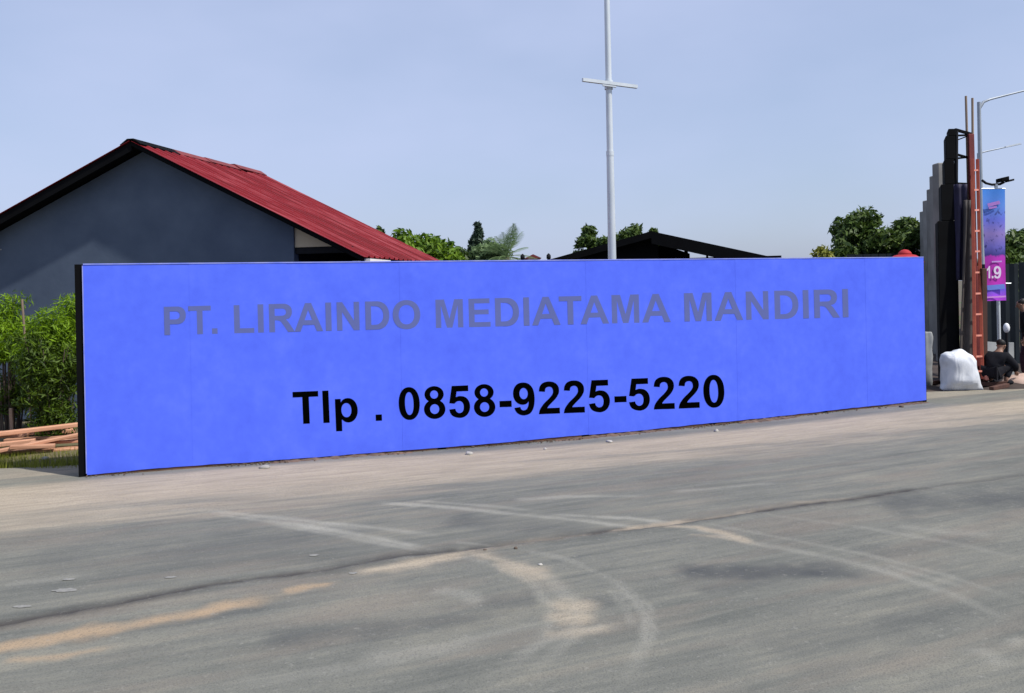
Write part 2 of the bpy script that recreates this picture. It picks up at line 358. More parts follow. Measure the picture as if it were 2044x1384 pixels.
def build_road():
    fine = 0.028
    xs = np.concatenate([np.arange(-60, -9.5, 2.5), np.arange(-9.5, 14.5, fine), np.arange(14.5, 80, 2.5)])
    edge = interp_line(EDGE, xs, (-60, 11.0), (80, EDGE[-1].y + (80 - EDGE[-1].x) * 0.16))
    ya = np.concatenate([np.arange(-40, 3.6, 2.2), np.arange(3.6, 9.0, fine)])
    tb = np.linspace(0, 1, 290)
    rows_a = np.repeat(ya[:, None], len(xs), 1)
    rows_b = 9.0 + (edge[None, :] - 9.0) * tb[:, None]
    Y = np.vstack([rows_a, rows_b]); X = np.repeat(xs[None, :], Y.shape[0], 0)
    wob = (fbm(X * 1.5, Y * 1.5, 11) - 0.5) * 0.16 + (fbm(X * 8, Y * 8, 13, 3) - 0.5) * 0.05
    jy = interp_line(JOINT, X, (-60, 2.0), (80, JOINT[-1].y + 12))
    dj = Y - jy + wob                                   # >0 beyond the joint
    Z = 0.03 * (1 - sstep(-0.01, 0.06, dj))             # the near layer of asphalt lies 3 cm higher
    # sag along the hoarding
    t = ((X - BL.x) * BD.x + (Y - BL.y) * BD.y) / BLEN
    dB = (X - BL.x) * BN.x + (Y - BL.y) * BN.y           # distance in front of the hoarding
    sag = np.where((t > 0) & (t < 1), -0.075 * np.sin(np.pi * np.clip(t, 0, 1)) ** 1.3, 0)
    Z = Z + sag * np.exp(-(np.clip(dB, 0, None) / 2.2) ** 2)
    Z += (fbm(X * 0.5, Y * 0.5, 3) - 0.5) * 0.03 + (fbm(X * 4, Y * 4, 5, 3) - 0.5) * 0.006
    n_s = fbm((X * 0.97 + Y * 0.24) * 0.55, (Y * 0.97 - X * 0.24) * 3.4, 21, 5)
    n_p = fbm(X * 2.2, Y * 2.2, 31, 5)
    n_f = fbm(X * 9, Y * 9, 41, 3)
    # drifted dust in front of the hoarding
    far = np.clip(1 - t, 0, 1)
    w_in = 0.05 + 0.55 * sstep(0.15, 0.6, t)
    dust = sstep(0, 0.35, dB - w_in * 0.6) * (1 - sstep(1.0, 2.7, dB + (n_s - 0.5) * 2.2 - 0.1 * far))
    dust = np.where(dB < -0.3, 0.5, dust) * (0.55 + 0.65 * n_s)
    dust = np.clip(dust * 1.15, 0, 1)
    sand = np.zeros_like(X); pale = np.zeros_like(X); dark = np.zeros_like(X)
    def streak(acc, pts, w, amt, soft=1.0, seed=0, fade=True):
        P = [gnd(x, y) for x, y in pts]
        d, u = dist_poly(X, Y, P)
        d = d + (fbm(X * 3, Y * 3, 60 + seed, 3) - 0.5) * w * 1.3 + (n_f - 0.5) * w * 0.9
        m = (1 - sstep(0.0, w * soft * 1.35, d)) * amt * (0.35 + 1.0 * n_p)
        if fade: m = m * sstep(0, 0.12, u) * (1 - sstep(0.85, 1, u) * 0.8)
        return np.maximum(acc, np.clip(m, 0, 1))
    sand = streak(sand, ((-260, 1360), (0, 1306), (160, 1275), (400, 1234), (560, 1195)), 0.11, 1.05, 1.1, 1)
    sand = streak(sand, ((560, 1190), (610, 1180), (670, 1170)), 0.07, 0.7, 1, 2)
    sand = streak(sand, ((0, 1330), (120, 1320), (230, 1300)), 0.06, 0.6, 1, 12)
    zz = np.zeros_like(X)
    for k, (pts, w, a, fd) in enumerate((
            (((690, 1152), (780, 1140), (860, 1124), (960, 1103), (1050, 1090)), 0.10, 1.0, True),
            (((960, 1096), (1130, 1076), (1250, 1058), (1400, 1038), (1560, 1012)), 0.075, 1.0, True),
            (((925, 1106), (1000, 1128), (1060, 1148), (1100, 1172)), 0.12, 0.95, True),
            (((1290, 1054), (1390, 1060), (1450, 1074), (1510, 1096)), 0.06, 0.95, True),
            (((1370, 1074), (1440, 1080), (1490, 1090)), 0.04, 0.6, True),
            (((1126, 1220), (1158, 1222)), 0.10, 0.85, False), (((1128, 1240), (1160, 1242)), 0.10, 0.85, False), (((1124, 1252), (1164, 1250)), 0.07, 0.7, False),
            (((1080, 1276), (1150, 1270), (1225, 1262)), 0.07, 0.6, True), (((1790, 990), (1650, 998), (1560, 1010)), 0.05, 0.5, True))):
        dust = np.maximum(dust, streak(zz, pts, w, a, 1.1, 3 + k, fd))
    for k, (pts, w, a) in enumerate((
            (((405, 1018), (551, 1033), (720, 1050), (866, 1068)), 0.055, 0.85),
            (((415, 1024), (600, 1048), (750, 1074), (880, 1102)), 0.06, 0.95),
            (((520, 1042), (700, 1073), (880, 1106)), 0.04, 0.6),
            (((450, 1020), (600, 1040), (740, 1060)), 0.03, 0.5),
            (((905, 1082), (960, 1087), (1010, 1094)), 0.035, 0.7),
            (((740, 1001), (900, 1012), (1035, 1027), (1200, 1045), (1300, 1058)), 0.05, 0.9),
            (((820, 998), (960, 1008), (1070, 1020)), 0.04, 0.65),
            (((1090, 1027), (1250, 1035), (1350, 1046)), 0.05, 0.85),
            (((1020, 998), (1140, 990), (1290, 990)), 0.05, 0.6),
            (((1330, 982), (1440, 973), (1560, 962)), 0.05, 0.5),
            (((1235, 1180), (1268, 1208), (1290, 1244), (1288, 1290), (1255, 1335)), 0.04, 0.6),
            (((1255, 1182), (1296, 1220), (1305, 1270), (1285, 1320)), 0.025, 0.45),
            (((1215, 1184), (1250, 1220), (1262, 1262)), 0.025, 0.35),
            (((1030, 1325), (1080, 1290), (1130, 1274), (1220, 1258)), 0.04, 0.55),
            (((1720, 1136), (1790, 1158), (1890, 1196)), 0.05, 0.55), (((1760, 1134), (1830, 1156), (1930, 1185)), 0.04, 0.4),
            (((860, 1098), (1000, 1126), (1100, 1166), (1150, 1218), (1146, 1280), (1070, 1345)), 0.05, 0.42),
            (((880, 1108), (980, 1134), (1060, 1170), (1100, 1222), (1090, 1280), (1010, 1345)), 0.035, 0.35),
            (((1010, 1096), (1130, 1124), (1230, 1170), (1285, 1230), (1290, 1300), (1240, 1380)), 0.035, 0.32),
            (((1330, 1048), (1500, 1092), (1640, 1118), (1760, 1146), (1900, 1196), (2040, 1262)), 0.045, 0.4),
            (((1380, 1046), (1560, 1082), (1720, 1114), (1880, 1156), (2044, 1212)), 0.035, 0.36),
            (((1500, 1030), (1700, 1056), (1900, 1092), (2060, 1128)), 0.05, 0.3),
            (((200, 1010), (420, 1018), (640, 1040)), 0.05, 0.3),
            (((1950, 1300), (1975, 1320), (1990, 1340)), 0.08, 0.55), (((2010, 1285), (2040, 1295)), 0.08, 0.5),
            (((1780, 1055), (1900, 1072), (1990, 1074)), 0.10, 0.35), (((0, 1170), (60, 1160), (170, 1148)), 0.05, 0.35),
            (((860, 1186), (930, 1196), (960, 1216)), 0.06, 0.4), (((700, 1330), (900, 1296), (1090, 1248)), 0.05, 0.4),
            (((420, 1380), (700, 1345), (980, 1290)), 0.06, 0.35), (((700, 1128), (800, 1122), (900, 1108)), 0.03, 0.6), (((300, 1192), (440, 1178), (560, 1168)), 0.03, 0.4))):
        pale = streak(pale, pts, w * 1.15, a * 0.95, 1.1, 100 + k)
    for k, (pts, w, a) in enumerate((
            (((1330, 1148), (1450, 1152), (1600, 1154), (1720, 1143)), 0.15, 0.75),
            (((1380, 1190), (1480, 1178), (1560, 1168)), 0.09, 0.35),
            (((0, 1130), (250, 1120), (500, 1085), (800, 1070)), 0.42, 0.26),
            (((880, 1035), (1100, 1055), (1200, 1058)), 0.22, 0.35),
            (((950, 1215), (1080, 1210)), 0.16, 0.4), (((1160, 1215), (1230, 1212)), 0.13, 0.45),
            (((500, 1290), (750, 1270), (1030, 1228)), 0.16, 0.45),
            (((1720, 1008), (1850, 1010), (2060, 1000), (2200, 990)), 0.34, 0.6),
            (((1690, 1120), (1850, 1100), (2000, 1085)), 0.14, 0.3),
            (((100, 1290), (300, 1262), (560, 1215)), 0.07, 0.4),
            (((1500, 1310), (1750, 1260), (1950, 1215)), 0.25, 0.25))):
        dark = streak(dark, pts, w, a * 1.25, 1.4, 200 + k)
    crack = np.exp(-((dj - 0.06) / (0.05 + 0.14 * n_s)) ** 2) * np.clip(0.2 + 1.7 * n_p, 0, 1) * np.clip(0.35 + 1.5 * n_f, 0, 1)
    crack *= np.where(X > JOINT[12].x, 0.5, 1) * (1 - 0.6 * sstep(0.5, 0.9, dust))
    # flatten the grid into vertices and faces
    ny, nx = X.shape
    V = np.stack([X, Y, Z], -1).reshape(-1, 3)
    idx = np.arange(ny * nx).reshape(ny, nx)
    F = np.stack([idx[:-1, :-1], idx[:-1, 1:], idx[1:, 1:], idx[1:, :-1]], -1).reshape(-1, 4)
    me = bpy.data.meshes.new('road')
    me.vertices.add(len(V)); me.vertices.foreach_set('co', V.ravel().astype(np.float32))
    me.loops.add(F.size); me.loops.foreach_set('vertex_index', F.ravel().astype(np.int32))
    me.polygons.add(len(F)); me.polygons.foreach_set('loop_start', np.arange(0, F.size, 4, dtype=np.int32))
    me.update()
    for nm, arr in (('dust', dust), ('sand', sand), ('pale', pale), ('dark', dark), ('crack', crack)):
        a = me.attributes.new(nm, 'FLOAT', 'POINT'); a.data.foreach_set('value', np.clip(arr, 0, 1).ravel().astype(np.float32))
    o = link('road', me, road_mat(), smooth=True)
    return tag(o, kind='structure')
road = build_road()

# pale lime spots on the road (flat marks, parts of the road)
def blob(c, rx, ry, z, seed, n=14):
    r = random.Random(seed); mb = MB()
    pts = []
    for k in range(n):
        a = 2 * math.pi * k / n; q = 0.8 + 0.35 * r.random()
        pts.append((c.x + rx * q * math.cos(a), c.y + ry * q * math.sin(a), z))
    top = [Vector((x, y, z + 0.0005)) for x, y, z in pts]
    mb.add([(c.x, c.y, z + 0.002)] + top, [(0, k + 1, (k + 1) % n + 1) for k in range(n)])
    return mb
def road_z(x, y):
    return _rz(x, y)
_co = np.empty(len(road.data.vertices) * 3, np.float32); road.data.vertices.foreach_get('co', _co); _co = _co.reshape(-1, 3)
def _rz(x, y):
    d = (_co[:, 0] - x) ** 2 + (_co[:, 1] - y) ** 2; return float(_co[int(d.argmin()), 2])
for k, (x, y, w, h) in enumerate(((130, 1178, 32, 5), (45, 1211, 26, 3.2), (137, 1157, 18, 2.6), (340, 1153, 15, 2.6), (627, 1109, 13, 2.4),
                                  (705, 1152, 12, 2.6))):
    c = gnd(x, y); sc = c.y / FPX
    blob(c, w * sc * 0.75, h * sc * 0.75 * c.y / EYE, _rz(c.x, c.y) + 0.003, 50 + k, 22).build('lime_spot', 'lime', road)

# ------------------------------------------------------------------ lettering: bold grotesque glyph outlines, 2048 units to the em
def arc(cx, cy, rx, ry, a0, a1, n=14, e=2.0):
    out = []
    for k in range(n + 1):
        a = R(a0 + (a1 - a0) * k / n); c, s_ = math.cos(a), math.sin(a)
        out.append((cx + rx * math.copysign(abs(c) ** (2 / e), c), cy + ry * math.copysign(abs(s_) ** (2 / e), s_)))
    return out
def rect(a, b, c, d): return [(a, b), (a, d), (c, d), (c, b)]
def rounded(pts, sharp=()):
    out = []; n = len(pts)
    for i in range(n):
        p0, p1, p2, p3 = pts[i - 1], pts[i], pts[(i + 1) % n], pts[(i + 2) % n]
        if i in sharp: p0 = p1
        if (i + 1) % n in sharp: p3 = p2
        for k in range(4):
            t = k / 4
            out.append(tuple(0.5 * (2 * p1[j] + (p2[j] - p0[j]) * t + (2 * p0[j] - 5 * p1[j] + 4 * p2[j] - p3[j]) * t * t
                                    + (3 * p1[j] - p0[j] - 3 * p2[j] + p3[j]) * t ** 3) for j in (0, 1)))
    return out
G = {}
G['I'] = (569, [rect(140, 0, 436, 1466)])
G['T'] = (1251, [[(478, 0), (478, 1218), (43, 1218), (43, 1466), (1208, 1466), (1208, 1218), (774, 1218), (774, 0)]])
G['L'] = (1251, [[(157, 0), (157, 1454), (453, 1454), (453, 247), (1189, 247), (1189, 0)]])
G['E'] = (1366, [[(149, 0), (149, 1466), (1236, 1466), (1236, 1218), (445, 1218), (445, 893), (1181, 893), (1181, 646), (445, 646),
                  (445, 247), (1264, 247), (1264, 0)]])
G['P'] = (1366, [[(149, 0), (149, 1466)] + arc(790, 1010, 486, 456, 90, -90, 18, 2.3) + [(445, 554), (445, 0)],
                 [(445, 801), (445, 1218)] + arc(720, 1010, 245, 208, 90, -90, 14, 2.3)])
G['R'] = (1479, [[(150, 0), (150, 1466)] + arc(860, 1046, 480, 420, 90, -52, 18, 2.3) +
                 [(1015, 650), (1125, 540), (1290, 286), (1469, 0), (1115, 0), (902, 330), (770, 520), (680, 590), (560, 612), (446, 612), (446, 0)],
                 [(446, 846), (446, 1218)] + arc(810, 1032, 225, 186, 90, -90, 14, 2.3)])
G['A'] = (1479, [[(0, 0), (571, 1466), (884, 1466), (1471, 0), (1149, 0), (1021, 333), (435, 333), (314, 0)],
                 [(526, 580), (724, 1124), (926, 580)]])
G['N'] = (1479, [[(152, 0), (152, 1466), (440, 1466), (1040, 487), (1040, 1466), (1315, 1466), (1315, 0), (1018, 0), (427, 956), (427, 0)]])
G['D'] = (1479, [[(148, 0), (148, 1466)] + arc(700, 733, 683, 733, 90, -90, 24, 2.25),
                 [(444, 247), (444, 1219)] + arc(610, 733, 465, 486, 90, -90, 20, 2.25)])
G['O'] = (1593, [arc(797, 732, 710, 757, 0, 352, 40, 2.15), arc(797, 732, 405, 505, 0, 350, 34, 2.15)])
G['M'] = (1706, [[(145, 0), (145, 1466), (588, 1466), (854, 466), (1117, 1466), (1561, 1466), (1561, 0), (1286, 0), (1286, 1154),
                  (995, 0), (710, 0), (420, 1154), (420, 0)]])
G['l'] = (569, [rect(147, 0, 428, 1466)])
G['p'] = (1251, [[(139, -404), (139, 1062), (401, 1062), (401, 906), (450, 972), (520, 1035), (610, 1075)] +
                 arc(715, 531, 444, 555, 90, -90, 22, 2.1) + [(610, -5), (520, 42), (420, 134), (420, -404)],
                 arc(645, 541, 229, 325, 0, 348, 26, 2.1)])
G['.'] = (569, [rect(147, 0, 428, 281)])
G['-'] = (682, [rect(115, 390, 667, 671)])
G['0'] = (1139, [arc(560, 724, 478, 748, 0, 352, 40, 2.2), arc(560, 724, 195, 520, 0, 350, 34, 2.2)])
G['8'] = (1139, [arc(568, 1095, 440, 377, -52, 232, 26) + arc(568, 420, 490, 445, 126, 414, 30),
                 arc(568, 1088, 180, 188, 0, 346, 22), arc(568, 425, 208, 222, 0, 346, 22)])
G['2'] = (1139, [rounded([(1030, 261), (1030, 0), (71, 0), (100, 150), (175, 300), (330, 490), (560, 700), (700, 860), (748, 970), (746, 1080),
                          (710, 1175), (640, 1222), (565, 1232), (465, 1205), (405, 1135), (381, 1010), (108, 1038), (145, 1230), (240, 1370),
                          (390, 1450), (572, 1472), (770, 1440), (915, 1350), (1005, 1220), (1030, 1073), (1010, 930), (945, 795), (840, 660),
                          (690, 515), (555, 385), (490, 310), (465, 261)], (0, 1, 2, 15, 16, 31))])
G['5'] = (1139, [rounded([(91, 375), (370, 404), (400, 300), (470, 225), (560, 199), (660, 230), (730, 320), (757, 478), (735, 610), (670, 705),
                          (570, 743), (450, 723), (335, 630), (103, 660), (245, 1447), (995, 1447), (995, 1181), (460, 1181), (415, 930),
                          (510, 962), (611, 973), (790, 940), (930, 840), (1020, 680), (1048, 490), (1020, 310), (930, 140), (800, 30),
                          (660, -18), (551, -25), (370, 10), (220, 90), (130, 220)], (0, 1, 12, 13, 14, 15, 16, 17, 18))])
G['9'] = (1139, [rounded([(105, 331), (376, 361), (400, 275), (455, 222), (530, 205), (630, 235), (705, 330), (748, 450), (764, 600), (690, 520),
                          (590, 473), (460, 465), (310, 510), (180, 620), (95, 780), (69, 960), (90, 1140), (170, 1310), (310, 1430), (520, 1472),
                          (740, 1430), (905, 1290), (1005, 1080), (1042, 760), (1010, 430), (920, 180), (770, 30), (540, -25), (360, 10),
                          (210, 110), (130, 240)], (0, 1, 8)), arc(548, 968, 190, 258, 0, 348, 26)])
G['1'] = (1139, [[(806, 0), (525, 0), (525, 1059), (350, 930), (129, 845), (129, 1100), (330, 1190), (480, 1320), (578, 1472), (806, 1472)]])
G[' '] = (569, [])
KERN = {('A', 'T'): -110, ('T', 'A'): -110, ('R', 'A'): -20, ('T', '.'): -150}
def glyph_mesh(ch, fn, name='letter'):
    cu = bpy.data.curves.new(name, 'CURVE'); cu.dimensions = '2D'; cu.fill_mode = 'BOTH'
    for path in G[ch][1]:
        sp = cu.splines.new('POLY'); sp.points.add(len(path) - 1); sp.use_cyclic_u = True
        for q, (x, y) in zip(sp.points, path): q.co = (x / 1000, y / 1000, 0, 1)
    ob = bpy.data.objects.new('tmp', cu); COL.objects.link(ob)
    dg = bpy.context.evaluated_depsgraph_get(); dg.update()
    me = bpy.data.meshes.new_from_object(ob.evaluated_get(dg))
    bpy.data.objects.remove(ob); bpy.data.curves.remove(cu)
    for v in me.vertices: v.co = fn(v.co.x * 1000, v.co.y * 1000)
    me.update(); return me
def write(text, fn, mat, parent, advance_fix=1.0):
    x = 0.0; prev = None
    for ch in text:
        x += KERN.get((prev, ch), 0)
        if G[ch][1]:
            me = glyph_mesh(ch, lambda gx, gy: fn((x + gx) * advance_fix, gy))
            link('letter', me, mat, parent)
        x += G[ch][0]; prev = ch

# ------------------------------------------------------------------ the blue hoarding
def build_hoarding():
    root = empty('advertising_hoarding', (BL + BR) / 2, 'long blue painted hoarding with grey and black lettering beside the road', 'hoarding')
    n = 10; top_l = at(167, 527, BL.y).z
    def P(t, z, off=0.0): return Vector((BL.x + BD.x * BLEN * t + BN.x * off, BL.y + BD.y * BLEN * t + BN.y * off, z))
    r = random.Random(4)
    def t_at(px):
        d = ray(px, 700); o = Vector((0, 0, EYE)); q = o + d * ((BL - o).dot(BN) / d.dot(BN)); return (q - BL).dot(BD) / BLEN
    marks = [0, t_at(575), t_at(1005), 1.0]; cutsT = []
    for m0, m1 in zip(marks[:-1], marks[1:]):
        nn = max(1, round((m1 - m0) * 10)); cutsT += [m0 + (m1 - m0) * i / nn for i in range(nn)]
    cutsT.append(1.0); n = len(cutsT) - 1
    for k in range(n):
        a, b = cutsT[k], cutsT[k + 1]
        off = 0.0016 * (k % 2); mb = MB(); cuts = 12
        ts = [a + (b - a) * i / cuts for i in range(cuts + 1)]
        vs = []
        for i, t in enumerate(ts):
            zb = dip(t) + 0.012 + 0.014 * min(1, t * 3) + r.uniform(0, 0.006) + 0.012 * max(0, math.sin(t * 23) * math.sin(t * 9.7 + .6)); zt = top_l + (BH - top_l) * t
            bow = 0.001 * math.sin(math.pi * i / cuts)
            for dd in (off + bow, off + bow - 0.018):
                vs += [P(t, zb, dd), P(t, zt - 0.012, dd)]
        fs = []
        for i in range(cuts):
            q = 4 * i
            fs += [(q, q + 4, q + 5, q + 1), (q + 2, q + 3, q + 7, q + 6), (q + 1, q + 5, q + 7, q + 3), (q, q + 2, q + 6, q + 4)]
        fs += [(0, 1, 3, 2), (4 * cuts, 4 * cuts + 2, 4 * cuts + 3, 4 * cuts + 1)]
        mb.add(vs, fs).build('panel', 'board', root)
        # added pale strip: sunlight on the sheet's raw upper edge put into colour
        MB().beam(P(a, top_l + (BH - top_l) * a - 0.004, -0.008), P(b, top_l + (BH - top_l) * b - 0.004, -0.008), 0.03, 0.014).build('added_lit_edge_strip', 'lit_edge_tone', root)
    # rear framing
    for k in range(7):
        t = k / 6; t = max(t, -0.0) ; zt = top_l + (BH - top_l) * t - 0.05
        q = P(t, 0, -0.07)
        if k == 0:
            q = P(0, 0, -0.075) - BD * 0.04
            MB().hexa([q + BD * sx * 0.05 + BN * sy * 0.05 + Vector((0, 0, z)) for z in (-0.05, top_l - 0.005)
                       for sx, sy in ((-1, 1), (1, 1), (1, -1), (-1, -1))]).build('post', 'black', root)
            MB().beam(P(0, 0.03, -0.009) - BD * 0.006, P(0, top_l - 0.02, -0.009) - BD * 0.006, 0.018, 0.010, BN).build('added_lit_edge_strip', 'lit_edge_tone', root)
        else:
            MB().beam(q + Vector((0, 0, -0.1)), q + Vector((0, 0, zt)), 0.08, 0.08, BD).build('post', 'black', root)
        MB().beam(P(t, zt * 0.75, -0.12), P(t, -0.12, -1.15), 0.05, 0.05).build('brace', 'brown_wood', root)
    for z in (0.35, 1.2, 2.1):
        MB().beam(P(0.005, z, -0.132), P(0.995, z, -0.132), 0.04, 0.07).build('rail', 'brown_wood', root)
    # ground skids seen through the gap under the sheets
    for k in range(6):
        a, b = k / 6 + 0.004, (k + 1) / 6 - 0.006
        pts = [P(a + (b - a) * i / 6, dip(a + (b - a) * i / 6) + 0.008, -0.035) for i in range(7)]
        mb = MB()
        for p0, p1 in zip(pts[:-1], pts[1:]): mb.beam(p0, p1, 0.05, 0.055)
        mb.build('base_skid', 'skid', root)
    # lettering, painted in place on the sheets
    def on_board(px, py):
        d = ray(px, py); o = Vector((0, 0, EYE)); p0 = P(0, 0, 0.0029)
        t = (p0 - o).dot(BN) / d.dot(BN); return o + d * t
    def line(x0, y0, s, ang):
        ca, sa = math.cos(R(ang)), math.sin(R(ang))
        return lambda gx, gy: on_board(x0 + s * (gx * ca - gy * sa), y0 - s * (gx * sa + gy * ca))
    write('PT. LIRAINDO MEDIATAMA MANDIRI', line(328.4 - 149 * 0.0385, 669.4, 0.0385, 1.50), 'letter_grey', root, 1368.0 / 0.0385 / 35445.0)
    write('Tlp . 0858-9225-5220', line(586.5 - 43 * 0.0438, 847.0, 0.0438, 2.32), 'letter_black', root, 1.0)
build_hoarding()

# ------------------------------------------------------------------ small stones and clods under the hoarding
def stone_mesh(seed, r=0.5):
    bm = bmesh.new(); bmesh.ops.create_icosphere(bm, subdivisions=2, radius=1)
    rr = random.Random(seed); ph = [rr.uniform(0, 6) for _ in range(6)]
    for v in bm.verts:
        c = v.co; k = 1 + 0.18 * math.sin(3 * c.x + ph[0]) + 0.15 * math.sin(4 * c.y + ph[1]) + 0.12 * math.sin(5 * c.z + ph[2])
        v.co = Vector((c.x * k, c.y * k * 0.8, max(c.z * k * 0.55, -0.25)))
    me = bpy.data.meshes.new('stone'); bm.to_mesh(me); bm.free(); return me
stone_spots = ((528, 930, 10, 'largest pale stone lying below the left part of the blue hoarding'),
               (936, 898, 8, 'pale stone at the foot of the hoarding below the two dashes'),
               (1217, 873, 7, 'pale stone at the foot of the hoarding right of its middle'),
               (1088, 886, 4, 'small grey stone close under the middle of the hoarding'),
               (1430, 853, 6, 'pale pebble under the hoarding below its last digit'),
               (1800, 812, 5, 'dark clod at the right foot of the hoarding'),
               (90, 921, 7, 'white scrap of rubbish on the grass by the timber'),
               (1030, 1103, 5, 'dark clod of soil on the seam of the asphalt'),
               (968, 1106, 3.5, 'small dark clod left of the bigger one on the seam'),
               (1078, 1137, 5, 'pale crumb of stone just this side of the seam'))
for k, (x, y, w, lab) in enumerate(stone_spots):
    c = gnd(x, y); c.z = (_rz(c.x, c.y) if 'grass' not in lab else 0.03); s = w * c.y / FPX
    o = link('stone', stone_mesh(k), 'stone' if 'dark' not in lab else 'bark', smooth=True)
    o.location = c + Vector((0, 0, s * 0.15)); o.scale = (s, s, s); o.rotation_euler.z = k
    tag(o, lab, 'stone')
def build_crumbs():
    mb = MB(); r = random.Random(12)
    cen = [r.random() for _ in range(16)]
    for k in range(620):
        t = min(max(r.choice(cen) + r.gauss(0, .02), 0), 1); off = abs(r.gauss(0, 0.06)) - 0.02
        s = r.uniform(0.003, 0.012); c = BL + BD * BLEN * t + BN * off; c.z = dip(t) + 0.008
        a = r.uniform(0, 6.28); ax = Vector((math.cos(a), math.sin(a), r.uniform(-.3, .3))); ay = Vector((-math.sin(a), math.cos(a), 0.1))
        mb.box(c, s * 2, s * 1.3, s, ax, ay)
    # low drifts of swept soil against the sheets
    for (t0, t1, hh) in ((.16, .30, .030), (.46, .62, .036), (.70, .79, .034), (.93, 1.0, .03)):
        n = 40; rows = []
        for i in range(n + 1):
            t = t0 + (t1 - t0) * i / n; e = math.sin(math.pi * i / n) ** .5 * (0.55 + .45 * math.sin(i * 1.7) * math.sin(i * .63))
            b = BL + BD * BLEN * t; z = dip(t)
            rows.append([b + BN * o + Vector((0, 0, z + q)) for o, q in ((-.02, hh * e), (.02, hh * e * .8 + .002), (.05 + .05 * e, hh * e * .3 + .002), (.09 + .09 * e, -.012))])
        for r0, r1 in zip(rows[:-1], rows[1:]):
            for j in range(3): mb.add([r0[j], r0[j + 1], r1[j + 1], r1[j]], [(0, 1, 2, 3)])
    tag(mb.build('soil_crumbs', 'soil_brown'), 'loose crumbs of soil along the foot of the hoarding', 'soil', kind='stuff')
build_crumbs()

